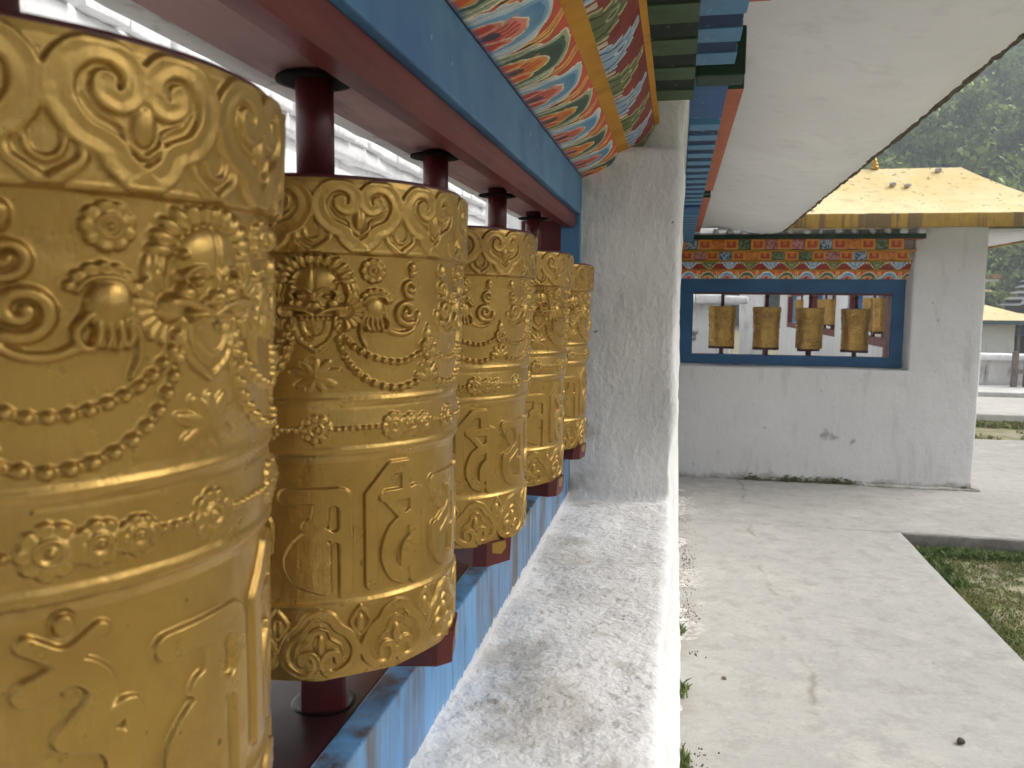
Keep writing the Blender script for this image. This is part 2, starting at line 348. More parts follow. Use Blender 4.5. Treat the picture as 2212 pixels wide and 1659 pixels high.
M_dblue = mat_paint('dark_blue_paint', (.010, .042, .115, 1), (.008, .032, .09, 1), .6, (.02, .04, .08, 1), .1, 2, (9, 9, 9), .3, .9)
M_mblue = mat_paint('mid_blue_paint', (.022, .095, .27, 1), None, .5, (.3, .3, .3, 1), .08, 2, (9, 9, 9), .3, .8)
M_lgreen = mat_paint('light_green_paint', (.075, .125, .062, 1), (.06, .10, .05, 1), .6, (.02, .025, .02, 1), .3, 2, (9, 9, 9), .3, .5)
M_dgreen = mat_paint('dark_green_paint', (.011, .022, .014, 1), (.008, .016, .010, 1), .6, (.02, .03, .02, 1), .06, 2, (9, 9, 9), .3, .8)
M_slabg = mat_paint('slab_green_paint', (.018, .05, .026, 1), (.012, .036, .02, 1), .55, (.05, .05, .04, 1), .3, 2, (9, 9, 9), .3, .5)
M_orange = mat_paint('salmon_paint', (.46, .145, .075, 1), (.40, .12, .06, 1), .55, (.25, .11, .07, 1), .3, 2, (9, 9, 9))
M_red2 = mat_paint('brick_red_paint', (.27, .035, .028, 1), (.21, .025, .02, 1), .55, None or (.09, .03, .02, 1), .3, 2, (9, 9, 9))
M_concrete = mat_concrete()
M_black = NB('bearing_grease').fin((.006, .006, .007, 1), .32, 0, .5)
M_collar = NB('collar_hole_black').fin((.010, .008, .008, 1), .85, 0, .1)  # flat black paints in the darkness of the hole round the axle
M_worn = mat_simple('oily_wood', (.055, .035, .022, 1), (.028, .018, .014, 1), 30, .45, .5, .004)
M_moss = mat_simple('mossy_drip_edge', (.13, .10, .07, 1), (.07, .058, .04, 1), 25, .95, .8, .02)
M_soil = None

# ------------------------------------------------------------------ relief drawing for the gold drums (units mm)
def catmull(pts, n=10):
    p = np.array(pts, float); p = np.vstack([2*p[0]-p[1], p, 2*p[-1]-p[-2]]); out = []
    for i in range(1, len(p)-2):
        for t in np.linspace(0, 1, n, endpoint=False):
            a, b, c, d = p[i-1], p[i], p[i+1], p[i+2]
            out.append(.5*((2*b)+(c-a)*t+(2*a-5*b+4*c-d)*t*t+(3*b-a-3*c+d)*t**3))
    out.append(p[-2]); return np.array(out)
def spiral(cx, cy, r0, r1, a0, a1, n=28):
    t = np.linspace(0, 1, n); r = r0+(r1-r0)*t; a = np.radians(a0+(a1-a0)*t)
    return np.stack([cx+r*np.cos(a), cy+r*np.sin(a)], 1)
class Canvas:
    def __init__(s, wmm, hmm, nc, nr):
        s.X, s.Y = np.meshgrid((np.arange(nc)+.5)*wmm/nc, (np.arange(nr)+.5)*hmm/nr); s.H = np.zeros_like(s.X); s.w = wmm
    def seg(s, pts):
        D = np.full(s.X.shape, 1e9); T = np.zeros(s.X.shape); n = len(pts)-1
        for off in (-s.w, 0, s.w):
            for i in range(n):
                a, b = pts[i]+np.array([off, 0]), pts[i+1]+np.array([off, 0]); d = b-a; L = d.dot(d)+1e-9
                if max(a[0], b[0]) < -30 or min(a[0], b[0]) > s.w+30: continue
                t = np.clip(((s.X-a[0])*d[0]+(s.Y-a[1])*d[1])/L, 0, 1)
                q = np.hypot(s.X-a[0]-t*d[0], s.Y-a[1]-t*d[1]); m = q < D; D = np.where(m, q, D); T = np.where(m, (i+t)/n, T)
        return D, T
    def put(s, v): s.H = np.maximum(s.H, v)
    def stroke(s, pts, wd, h, tip0=1., tip1=1., flat=False, plate=False):
        pts = np.asarray(pts, float); D, T = s.seg(pts); W = wd*(tip0+(tip1-tip0)*T)
        if flat: v = h*np.clip((W-D)/.95+.5, 0, 1); v = np.where(D < W+3, v, 0)
        elif plate: q = np.clip(D/W, 0, 1); v = np.where(D < W, h*(.80+.20*q)*np.clip((1-q)*5.5, 0, 1)**.6, 0)
        else: v = h*(.35+.65*(tip0+(tip1-tip0)*T))*np.sqrt(np.clip(1-(D/W)**2, 0, 1))
        s.put(v)
        gr = np.clip(1-np.abs(D-W-.6)/1.3, 0, 1)*1.0; s.H = np.where(s.H < .15, np.maximum(s.H-gr, -1.4), s.H)
    def groove(s, pts, wd, dep):
        D, _ = s.seg(np.asarray(pts, float)); s.H -= dep*np.clip(1-D/wd, 0, 1)
    def dome(s, cx, cy, rx, ry, h, rot=0, add=False):
        c, q = math.cos(math.radians(rot)), math.sin(math.radians(rot)); tot = np.zeros_like(s.H)
        for off in (-s.w, 0, s.w):
            dx, dy = s.X-cx-off, s.Y-cy; u, v = (dx*c+dy*q)/rx, (-dx*q+dy*c)/ry
            tot = np.maximum(tot, h*np.sqrt(np.clip(1-u*u-v*v, 0, 1)))
        if add: s.H += tot
        else: s.put(tot)
    def beads(s, pts, r, h, gap=2.05):
        pts = np.asarray(pts); L = np.r_[0, np.cumsum(np.hypot(*np.diff(pts, axis=0).T))]; n = int(L[-1]/(gap*r))
        s.stroke(pts, r*.75, h*.35)
        for q in np.linspace(0, L[-1], n): s.dome(np.interp(q, L, pts[:, 0]), np.interp(q, L, pts[:, 1]), r, r, h)
    def rosette(s, cx, cy, r, n, h, ph=0):
        for off in (-s.w, 0, s.w):
            dx, dy = s.X-cx-off, s.Y-cy; q = np.hypot(dx, dy); t = (np.arctan2(dy, dx)+ph)/(2*np.pi)*n; f = np.abs(t % 1-.5)*2
            ed = r*(1-.13*f**3); v = h*np.clip((ed-q)/1.1, 0, 1)*(1-.42*f**5*np.clip((q/r-.42)/.2, 0, 1))*(.80+.20*np.clip(q/r, 0, 1)); s.put(v)
            gr = np.clip(1-np.abs(q-ed-.7)/1.3, 0, 1)*(np.abs(q-r) < 4); s.H = np.where(s.H < .15, s.H-gr*.8, s.H)
        s.stroke(spiral(cx, cy, r*.40, r*.40, 0, 360, 22), r*.12, h*1.35); s.dome(cx, cy, r*.22, r*.22, h*1.5)
    def fan(s, cx, cy, r0, r1, a0, a1, h, n, sg=1):
        for off in (-s.w, 0, s.w):
            dx, dy = sg*(s.X-off)-cx, s.Y-cy; q = np.hypot(dx, dy); am = (np.degrees(np.arctan2(dy, dx))-(a0+a1)/2+180) % 360-180; hf = (a1-a0)/2
            t = (am+hf)/(2*hf)*n; f = np.abs(t % 1-.5)*2; ed = r1*(1-.12*f**3); ins = np.clip((hf-np.abs(am))*q/57/1.0, 0, 1)
            s.put(h*ins*np.clip((ed-q)/1.1, 0, 1)*np.clip((q-r0)/1.0, 0, 1)*(1-.5*f**5)*(.7+.3*np.clip((q-r0)/(r1-r0), 0, 1)))
def mir(pts, c): p = np.array(pts, float); p[:, 0] = 2*c-p[:, 0]; return p

NCOL, NROW = 1008, 620
DH = .377*1000
TB = [0, .142, .432, .533, .840, 1.0]                       # band limits, top to bottom
RB = [int(round(t*(NROW-1))) for t in TB]
def crown_relief(nr):
    c = Canvas(65, 60.5, 84, nr); cx = 32.5
    for m in (lambda p: np.array(p, float), lambda p: mir(p, cx)):
        rib = catmull([(cx, 57), (cx-9, 49), (cx-12, 43), (cx-22, 37), (cx-28, 26), (cx-27, 15), (cx-20, 7), (cx-11, 6), (cx-4, 12), (cx-3.5, 20), (cx-8, 25), (cx-13.5, 22.5), (cx-13.5, 17.5)], 8)
        c.stroke(m(rib), 6.3, 2.9, 1., .72, plate=True)
        c.stroke(m(catmull([(cx-1, 45), (cx-6, 40), (cx-8, 34), (cx-15, 30), (cx-20, 23)], 8)), 1.4, 2.6, 1., .3)
        c.stroke(m(catmull([(0, 60), (4, 56), (11, 49.5), (11.5, 43.5)], 8)), 3.4, 2.7, 1.1, .5)
        c.stroke(m(catmull([(0, 50), (4, 48), (6, 43), (5.5, 40)], 8)), 1.7, 2.2, 1., .6)
    c.dome(cx, 32, 4.6, 9.5, 3.2); c.groove([(cx, 25), (cx, 39)], .9, .7); c.dome(cx, 57.5, 4, 3.5, 2.5)
    H = c.H; H[-6:] += np.linspace(0, .8, 6)[:, None]
    return np.tile(H, (1, 12))
def figure_relief(nr):
    W, Hh = 185.4, 117.
    c = Canvas(W, Hh, 252, nr)
    # face at x = 0, pendant at x = W/2
    for sg in (1, -1):
        X = lambda x: (sg*x) % W if False else sg*x
        S = lambda pts: np.array([(sg*p[0], p[1]) for p in pts], float)
        for i in range(6):                                       # mane rolled like a rope
            a = math.radians(277+i*15.5); ad = math.degrees(a); c.dome(sg*23*math.cos(a), 22.5+19*math.sin(a), 6.2, 3.3, 4.6, ad if sg > 0 else 180-ad)
        c.dome(sg*25.5, 27.5, 5.2, 8, 3.8, -14*sg); c.groove(S([(24, 23), (26, 31)]), 1.1, 1.6); c.groove(S([(27.5, 23), (28.5, 30)]), 1.0, 1.3)
        c.stroke(S(catmull([(2.5, 30), (6, 27), (11, 27.5), (15, 31), (14, 34)])), 1.8, 7.4, 1, .7); c.dome(sg*8.6, 33, 3.3, 2.7, 7.4); c.dome(sg*14.5, 22, 2.6, 2.6, 6.2)
        c.dome(sg*12, 38.5, 5.2, 4.4, 5.0)
        c.fan(19.5, 44, 6.5, 16.5, -78, 86, 3.4, 8, sg)                 # pleated fan beside the mouth
        c.dome(sg*19.5, 44, 6.8, 6.4, 4.8); c.stroke(S(catmull([(2, 46.5), (8, 43.5), (14, 42), (21, 42)])), 3.3, 6.6, .7, 1.)
        c.dome(sg*20.5, 44.8, 1.5, 1.5, 6.4)
        for i in range(3): c.dome(sg*(1.8+i*3.5), 50.2, 1.65, 2.1, 5.0)
        c.stroke(S([(0, 47.8), (11, 47.2)]), 1.2, 5.2)
        c.stroke(S(catmull([(14, 50), (13.5, 58), (9.5, 67), (0, 75)])), 2.6, 3.3, 1, 1.)
        c.stroke(S(catmull([(8, 53), (7, 58.5), (4, 63), (0, 65)])), 1.4, 4.4)
        for i in range(4): c.groove(S([(1.5+i*3.0, 72-i*2.6), (1.3+i*2.6, 66-i*2.2)]), .8, .9)
        c.rosette(sg*42, 12.5, 10.4, 9, 3.4)                      # flower over the hand
        c.fan(44, 40, 7.5, 14.5, 188, 352, 3.3, 7, sg); c.stroke(S(catmull([(34, 37.5), (38, 33.2), (44, 32), (50, 33.4), (53.5, 37.5)])), 1.5, 4.4)
        c.dome(sg*42.5, 43, 8.8, 11.5, 5.4, -10*sg)
        for i in range(4): c.stroke(S(catmull([(36.5+i*3.5, 50), (36+i*3.7, 55), (37.5+i*3.5, 59.5-abs(i-1)*.8)])), 2.1, 5.6, .85, 1.)
        c.stroke(S(catmull([(35.5, 45), (32.5, 55), (32.5, 64), (35.5, 72)])), 2.3, 4.0, 1, .6); c.stroke(S(catmull([(50, 47), (54, 53), (52.5, 59), (49, 60)])), 2.2, 4.8, 1, .8)
        c.stroke(S(catmull([(53, 59), (60, 62), (68, 62.5), (76, 59), (80, 52)])), 2.9, 3.6, .9, .7)
        c.stroke(S(spiral(70, 45, 10.5, 1.5, 60, 560)), 3.0, 3.9, 1, .9)   # stacked scrolls
        c.stroke(S(spiral(74, 25.5, 7.4, 1.2, 80, 520)), 2.5, 3.7, 1, .9); c.dome(sg*75.5, 10.5, 4.4, 6.4, 3.7); c.stroke(S(spiral(75.5, 11, 3.2, 1, 0, 380, 18)), 1.1, 4.3)
        c.dome(sg*82, 49, 3.4, 6, 3.2)
        c.beads(S(catmull([(16.5, 56), (20, 64), (32, 76), (50, 84), (68, 85.5), (82, 80)], 12)), 2.9, 3.9)
        c.beads(S(catmull([(15, 58), (18, 72), (27, 90), (44, 103), (64, 107), (80, 103)], 12)), 3.3, 4.2)
        for ang, ln, wd in ((-90, 12, 4.4), (-52, 14, 4.4), (-16, 16.5, 4.2), (26, 14, 4.2), (62, 11, 4.0)):   # lotus under the face
            a = math.radians(ang); ux, uy = math.cos(a), math.sin(a)
            c.stroke(S([(2*ux, 96+2*uy), (ln*.55*ux, 96+ln*.55*uy), (ln*ux, 96+ln*uy)]), wd*1.55, 2.8, .85, .42)
        for i in range(3):
            a = math.radians(-90+i*40); px = W/2-.01; q = np.array([(sg*(px-3*math.cos(a)), 101+3*math.sin(a)), (sg*(px-12*math.cos(a)), 99+11.5*math.sin(a))]); c.stroke(q, 4.6, 3.5, .75, .6)
    px = W/2; c.rosette(px, 75, 9.5, 8, 4.2); c.dome(px, 64, 5, 6.5, 3.6); c.dome(px, 57.5, 2.6, 3.2, 3.)
    c.dome(0, 22.5, 17, 13.5, 6.4); c.dome(0, 36, 13, 9, 4.2); c.dome(0, 40, 5.4, 5, 9.0); c.dome(4.4, 41.5, 2.8, 2.3, 7.4); c.dome(-4.4, 41.5, 2.8, 2.3, 7.4); c.dome(0, 33, 2.5, 7, 7.2)
    c.dome(0, 58, 13, 18, 3.0); c.groove([(0, 11), (0, 27)], 1.6, 1.6); c.dome(0, 96, 2.6, 2.4, 3.0)
    return np.tile(c.H, (1, 4))
def bead_relief(nr):
    W = 122.3; c = Canvas(W, 38.5, 168, nr)
    c.beads(np.array([(0, 19.5), (W, 19.5)]), 2.1, 2.7, 2.2)
    for x, r in ((0, 11.5), (58, 11.5), (74, 9.8), (88, 8.8)): c.rosette(x, 19.5, r, 9, 2.5)
    return np.tile(c.H, (1, 6))
def letters_relief(nr):
    out = []
    W, Hh = 59.2, 114.
    def L(strokes, slots=()):
        c = Canvas(W*40, Hh, 84*1, nr); c.X = (c.X/40); c.w = 1e5
        for p, wd in strokes:
            p = [(a, b*1.13+4) for a, b in p]; c.stroke(catmull(p, 6) if len(p) > 2 else np.array(p), wd*1.12, 2.9, flat=True)
        for p, wd in slots:
            D, _ = c.seg(np.array([(a, b*1.13+4) for a, b in p], float)); c.H = np.where(D < wd+1.2, np.minimum(c.H, 2.9*np.clip((D-wd)/1.2, 0, 1)), c.H)
        out.append(c.H)
    bar = lambda x0, x1, y: [(x0, y), (x1, y)]
    # six blocky raised syllables, with a heavy right stem, bowls and slots
    ma = ([(bar(8, 44, 24), 5.2), ([(46, 27), (46, 86)], 7.5), ([(33, 30), (30, 42), (24, 45)], 5.5), ([(34, 50), (20, 54), (11, 66), (16, 79), (34, 86)], 5.), ([(28, 60), (27, 70), (32, 78)], 9.5)],
          [([(41, 34), (41, 45)], 2.7), ([(41.5, 58), (41.5, 92)], 2.2)])
    ni = ([([(9, 26), (9, 86)], 4.6), ([(9, 26), (26, 9)], 4.6), ([(26, 9), (40, 9)], 4.6), ([(38, 9), (38, 26)], 3.6), (bar(20, 52, 28), 4.2), ([(48, 28), (48, 88)], 5.2), ([(22, 30), (38, 46)], 3.2), ([(44, 44), (28, 52), (22, 68), (28, 82), (36, 86)], 5.2), ([(46, 60), (39, 66), (38, 78)], 4.2)], [])
    pa = ([(bar(10, 50, 24), 5.), ([(48, 24), (48, 88)], 5.4), ([(13, 28), (24, 42)], 5.2), ([(38, 32), (37, 46), (20, 56)], 4.4), ([(13, 58), (14, 74), (24, 84), (46, 88)], 5.), ([(20, 66), (42, 54)], 3.6)], [([(42.5, 40), (42.5, 60)], 1.9)])
    dm = ([(bar(8, 52, 22), 4.8), ([(44, 22), (44, 50)], 5.2), ([(14, 26), (14, 50), (28, 52), (44, 50)], 4.6), ([(44, 50), (22, 62), (18, 78), (34, 86), (48, 80)], 4.8), ([(26, 34), (30, 40)], 4.)], [])
    hu = ([(bar(8, 50, 26), 4.8), ([(46, 28), (30, 42), (16, 44), (14, 54), (28, 58), (44, 56)], 4.6), ([(44, 56), (46, 72), (30, 86), (14, 78)], 5.0), ([(20, 10), (30, 15), (40, 10)], 3.2), ([(30, 4), (30, 5)], 3.2)], [])
    om = ([([(18, 26), (34, 22), (42, 32), (30, 44)], 4.8), ([(30, 44), (46, 52), (46, 72), (30, 84), (13, 76)], 5.0), ([(36, 46), (52, 40), (52, 60)], 3.6), ([(18, 10), (30, 16), (42, 10)], 3.2), ([(30, 5), (30, 6)], 3.)], [])
    for s, k in (ma, ni, pa, dm, hu, om): L(s, k)
    H = np.concatenate(out, 1); return np.roll(np.tile(H, (1, 2)), -42, 1)
def foot_relief(nr):
    W = 59.2; c = Canvas(W, 58.5, 84, nr); cx = W/2
    for m in (lambda p: np.array(p, float), lambda p: mir(p, cx)):
        c.stroke(m(catmull([(cx, 7), (cx-8, 10), (cx-13, 17), (cx-21, 24), (cx-26, 35), (cx-24, 46), (cx-15, 53.5), (cx-6, 53), (cx-2.5, 45), (cx-6, 38), (cx-12, 38.5), (cx-13, 44)], 8)), 4.4, 2.6, 1., .66, plate=True)
        c.stroke(m(catmull([(cx, 17), (cx-6, 20), (cx-8, 26), (cx-15, 32), (cx-17, 40)], 8)), 1.4, 2.2, 1, .5)
        c.stroke(m(catmull([(0, 4), (5, 10), (7, 16), (1, 26)], 8)), 2.3, 2.4, 1., .5)
    c.dome(cx, 31, 4.2, 8.2, 3.1); c.dome(0, 17, 4, 7, 2.2)
    return np.roll(np.tile(c.H, (1, 12)), -42, 1)
PROF_T = np.array([0, .01, .13, .140, .1435, .18, .410, .419, .426, .433, .439, .445, .480, .517, .524, .531, .538, .550, .825, .833, .841, .850, .90, .97, 1.0])
PROF_R = np.array([123.2, 124, 122.6, 122.2, 118.6, 117.8, 116.6, 117, 118.2, 117.2, 116.0, 116.4, 117.4, 116.2, 117.2, 117.4, 115.4, 113.6, 112.8, 113.4, 115.2, 114.2, 113.8, 113.0, 111.6])
T = np.linspace(0, 1, NROW); RAD = np.interp(T, PROF_T, PROF_R)[:, None]+np.zeros((1, NCOL))
for k, fn in enumerate((crown_relief, figure_relief, bead_relief, letters_relief, foot_relief)):
    r0, r1 = RB[k], RB[k+1]; Hk = fn(r1-r0)
    fade = np.clip(np.minimum(np.arange(r1-r0), np.arange(r1-r0)[::-1])/3., 0, 1)[:, None]
    RAD[r0:r1] += Hk*fade*(1.0 if k != 3 else 1.0)
ANG = np.arange(NCOL)/NCOL*2*np.pi
PD = np.zeros((NROW, NCOL, 3)); PD[..., 0] = RAD*np.cos(ANG)/1000; PD[..., 1] = RAD*np.sin(ANG)/1000
DZ0 = .072                                                        # drum foot above the sill board
scal = .0016*np.abs(np.sin(ANG*6))*np.clip((T[:, None]-.9)/.1, 0, 1)
PD[..., 2] = DZ0+.365*(1-T)[:, None]+scal
PD += (fbm(PD, 22, 2, 5)*.0007)[..., None]*np.stack([np.cos(ANG), np.sin(ANG), ANG*0], -1)[None]

def make_wheel():
    root = empty('prayer_wheel')
    for k, nm in enumerate(('crown_band', 'figure_band', 'bead_band', 'letter_band', 'foot_band')):
        grid(nm, PD[RB[k]:RB[k+1]+1], M_gold, root, wrap=True, flip=True)
    top = DZ0+.365
    lathe('top_plate', [(.108, top-.006), (.1205, top-.001), (.1212, top+.001), (.1200, top+.003), (.02, top+.003)], M_maroon, root, 72)
    lathe('axle', [(.0155, top), (.0155, top+.117)], M_maroon, root, 24)
    lathe('collar', [(.0165, .5315), (.024, .5300), (.031, .5312), (.031, .5335), (.0165, .5335)], M_collar, root, 32)
    bm = bmesh.new()
    for rot in (0,):
        hl, hw = .1165, .030
        c = [(-hl+.012, -hw), (hl-.012, -hw), (hl, -hw+.010), (hl, hw-.010), (hl-.012, hw), (-hl+.012, hw), (-hl, hw-.010), (-hl, -hw+.010)]
        for i in range(len(c)):
            pass
        z0, z1 = DZ0-.024+rot*.0015, DZ0+.004-rot*.0012
        if rot: c = [(-y, x) for x, y in c]
        a = [bm.verts.new((x*.985, y*.985, z0)) for x, y in c]; b = [bm.verts.new((x, y, z1)) for x, y in c]; n = len(c)
        bm.faces.new(a[::-1]); bm.faces.new(b)
        for i in range(n): bm.faces.new((a[i], a[(i+1) % n], b[(i+1) % n], b[i]))
    from_bm('cross_block', bm, M_maroon, root)
    mesh('gilt_tab', [(.1168, -.012, DZ0+.003), (.1168, .010, DZ0+.003), (.1164, .012, DZ0-.006), (.1160, .004, DZ0-.013), (.1160, -.003, DZ0-.011), (.1163, -.011, DZ0-.009)], [(0, 1, 2, 3, 4, 5)], M_gold, root)
    lathe('bottom_plate', [(.108, DZ0+.002), (.108, DZ0+.008)], M_worn, root, 48)
    box('bearing_post', -.019, .019, -.019, .019, -.001, DZ0-.0235, M_maroon, root, .003)
    lathe('grease_ring', [(.030, -.0005), (.029, .0012), (.026, .0028), (.0215, .001)], M_black, root, 28)
    return root
def copy_tree(o, parent=None):
    c = o.copy(); COL.objects.link(c); c.parent = parent
    for ch in list(o.children): copy_tree(ch, c)
    return c
WX = -.296; BZ = -.352
wheel0 = make_wheel(); used = [False]
def put_wheel(x, y, z, rz, label, group, tilt=(0, 0)):
    o = wheel0 if not used[0] else copy_tree(wheel0); used[0] = True
    o.location = (x, y, z); o.rotation_euler = (tilt[0], tilt[1], rz); tag(o, label, 'prayer wheel', group); return o
NEAR = 'prayer wheels in the near window'
for k, (face, lab) in enumerate(((37, 'gold prayer wheel nearest the camera, blurred and cut by the left edge'),
                                 (-1, 'gold prayer wheel second from the camera, lion face turned outward'),
                                 (-6, 'gold prayer wheel third from the camera, brown stained crown band'),
                                 (33, 'gold prayer wheel fourth from the camera, with maroon block gilded at its corner'),
                                 (42, 'gold prayer wheel fifth from the camera, last before the white pillar'))):
    y = .305+.3405*k; th = math.degrees(math.atan2(-y, -WX))
    x = WX; z = BZ-(-.0048, .002, .005, .009, .012)[k]; tl = (math.radians(random.uniform(-.35, .35)), math.radians(random.uniform(-.35, .35)))
    if k == 0: x, y, tl = -.304, .321, (.0128, .0132)
    wh = put_wheel(x, y, z, math.radians(th+face), lab, NEAR, tl)
    for c in wh.children:
        if k == 2 and c.name.startswith('crown'): c.material_slots[0].link = 'OBJECT'; c.material_slots[0].material = M_goldst
        if c.name.startswith(('cross_block', 'gilt')): c.rotation_euler.z = math.radians((76, 77, 46, 37, 28)[k])

# ------------------------------------------------------------------ painted bands
def jitter(U, V, s, a, seed=0):
    P = np.stack([U*s, V*s, U*0+seed], -1); return vnoise(P, 1, seed)*a, vnoise(P, 1, seed+5)*a
C = lambda r, g, b: np.array(lin(r, g, b)[:3])
def mixc(img, m, c):
    m = np.clip(m, 0, 1)[..., None]; return img*(1-m)+m*np.asarray(c)
def lotus_paint(U, V, per, dull=1.0):
    """U metres along, V 0..1 from the frame up; overlapping lotus petals, blue and green by turns"""
    du, dv = jitter(U*90, V*8, 1, .004, 2); U = U+du*per/.137; V = V+dv*6
    img = np.zeros(U.shape+(3,)); img[:] = C(186, 78, 56)
    k = np.floor(U/per); f = U/per-k-.5                              # -.5..5 inside a petal
    # sprigs in the gaps
    g = np.abs(np.abs(f)-.5)
    for a, col in ((.085, C(214, 120, 48)), (.05, C(232, 186, 110)), (.022, C(70, 48, 40))):
        img = mixc(img, ((g < a*(1.25-V)*1.2) & (V > .35)), col)
    img = mixc(img, (np.abs(g-.06) < .012) & (V > .55), C(226, 180, 96))
    par = (k.astype(int) % 2 == 0)
    main = np.where(par[..., None], C(118, 158, 186), C(66, 92, 72)); deep = np.where(par[..., None], C(60, 116, 160), C(44, 68, 56))
    pale = np.where(par[..., None], C(176, 196, 204), C(150, 164, 130)); core = np.where(par[..., None], C(190, 70, 58), C(206, 92, 50)); core2 = np.where(par[..., None], C(214, 132, 112), C(222, 150, 60))
    def arch(cx, w, h, p=2.3): return (np.abs(f-cx)/w)**p+(np.clip(V, 0, 9)/h)**p
    def lay(r, c): 
        nonlocal img; img = np.where((r < 1)[..., None], c, img)
    cream = np.ones_like(img)*C(222, 210, 184)
    for sgn in (-1, 1):                                              # side lobes
        lay(arch(sgn*.33, .17, .60), cream); lay(arch(sgn*.33, .145, .565), pale); lay(arch(sgn*.33, .10, .48), main)
    lay(arch(0, .415, .97), cream); lay(arch(0, .395, .945), pale); lay(arch(0, .345, .87), main)
    t = np.clip((V-.45)/.4, 0, 1)[..., None]
    lay(arch(0, .30, .80), main*(1-t)+deep*t)
    lay(arch(0, .235, .60), cream); lay(arch(0, .215, .575), core2)
    lay(arch(0, .16, .50), core)
    for sgn in (-1, 1): lay(arch(sgn*.20, .10, .34), cream*.9); lay(arch(sgn*.20, .082, .31), core2); lay(arch(sgn*.20, .05, .25), core)
    for j in range(5):                                               # flame strokes
        x = -.16+.08*j; img = mixc(img, (np.abs(f-x-.03*np.sin(V*9)) < .012) & (V > .22) & (V < .5), core2)
    lay(((f)/.06)**2+((V-.14)/.13)**2, np.ones_like(img)*C(74, 78, 84))
    edge = np.clip(1-V/.07, 0, 1); img = mixc(img, edge*.8, C(48, 92, 140))
    n = fbm(np.stack([U*60, V*5, U*0], -1), 1, 4, 4)[..., None]; return np.clip(img*(1+.22*n)*dull*1.2, 0, 1)
def step_paint(U, V, per, flip=False, dull=1.0):
    du, dv = jitter(U*120, V*10, 1, .003, 8); U = U+du; V = V+dv*8
    if flip: V = 1-V
    k = np.floor(U/per); f = np.abs(U/per-k-.5)*2                    # 0 centre of flower .. 1 gap
    par = (k.astype(int) % 2 == 0)
    img = np.zeros(U.shape+(3,)); img[:] = C(124, 38, 30)
    q = np.floor(V*4)/4; img *= (0.8+.4*hashn((U/per*8).astype(np.int64), (V*4).astype(np.int64), 3))[..., None]
    # stepped flower, wide at V = 1
    stepw = .10+.80*np.floor(np.clip(V-.08, 0, 1)*4.4)/4
    rim = np.where(par[..., None], C(176, 190, 200), C(172, 172, 130)); body = np.where(par[..., None], C(138, 162, 184), C(98, 106, 62)); dark = np.where(par[..., None], C(52, 66, 96), C(48, 58, 36))
    img = np.where(((f < stepw+.10) & (V > .06))[..., None], rim, img); img = np.where(((f < stepw-.01) & (V > .15))[..., None], body, img)
    a = np.arctan2(f*.8, np.maximum(V-.10, .02)); rays = (np.abs(np.sin(a*7)) < .25) & (f < stepw-.05) & (V > .35)
    img = np.where(rays[..., None], dark, img)
    img = np.where(((f/.13)**2+((V-.62)/.16)**2 < 1)[..., None], rim, img); img = np.where(((f/.07)**2+((V-.62)/.10)**2 < 1)[..., None], dark, img)
    img = np.where(((f > .9) & (V > .82))[..., None], C(196, 186, 160), img)
    n = fbm(np.stack([U*70, V*6, U*0], -1), 1, 4, 14)[..., None]; return np.clip(img*(1+.3*n)*dull*1.15, 0, 1)
def panel(name, sect, to3, s0, s1, du, nv, paint, per, parent, **k):
    """strip swept along s with a curved section; painted by code"""
    cv = catmull(sect, 12); L = np.r_[0, np.cumsum(np.hypot(*np.diff(cv, axis=0).T))]; L /= L[-1]
    v = np.linspace(0, 1, nv); d = np.interp(v, L, cv[:, 0]); z = np.interp(v, L, cv[:, 1]); ns = int((s1-s0)/du); s = np.linspace(s0, s1, ns)
    S, D = np.meshgrid(s, d); _, Z = np.meshgrid(s, z); _, Vv = np.meshgrid(s, v)
    P = np.stack(to3(D, S, Z), -1); col = paint(S, Vv, per, **k)
    return grid(name, P, M_mural, parent, colors=col)
def prism(name, prof, to3, s0, s1, mat, parent, mats=None, fm=None):
    n = len(prof); V = [to3(d, s0, z) for d, z in prof]+[to3(d, s1, z) for d, z in prof]
    F = [tuple(range(n)), tuple(range(2*n-1, n-1, -1))]+[(i, n+i, n+(i+1) % n, (i+1) % n) for i in range(n)]
    o = mesh(name, V, F, mat, parent, mats=mats, midx=([0, 0]+fm) if fm else None)
    bm = bmesh.new(); bm.from_mesh(o.data); bmesh.ops.recalc_face_normals(bm, faces=bm.faces); bm.to_mesh(o.data); bm.free()
    return o

def mat_dentil_front(name, outer, inner, core):
    nb = NB(name); g = nb.tc.outputs['UV']; x = nb.xyz(g)
    ax = nb.math('ABSOLUTE', nb.math('SUBTRACT', x[0], .5)); az = nb.math('ABSOLUTE', nb.math('SUBTRACT', x[1], .5)); mx = nb.math('MAXIMUM', ax, az)
    c = nb.mix(nb.math('LESS_THAN', mx, .33), outer, inner)
    up = nb.math('MULTIPLY', nb.math('LESS_THAN', ax, .13), nb.math('GREATER_THAN', x[1], .42)); c = nb.mix(nb.math('MULTIPLY', up, nb.math('LESS_THAN', mx, .31)), c, core)
    n = nb.noise(30, 4, .6); c = nb.mix(nb.math('MULTIPLY', nb.ramp(n, .45, .7), .3), c, (.15, .06, .03, 1))
    return nb.fin(c, .55, 0, .35)
M_dfront = mat_dentil_front('dentil_square_paint', (.72, .32, .035, 1), (.47, .065, .035, 1), (.66, .22, .045, 1))
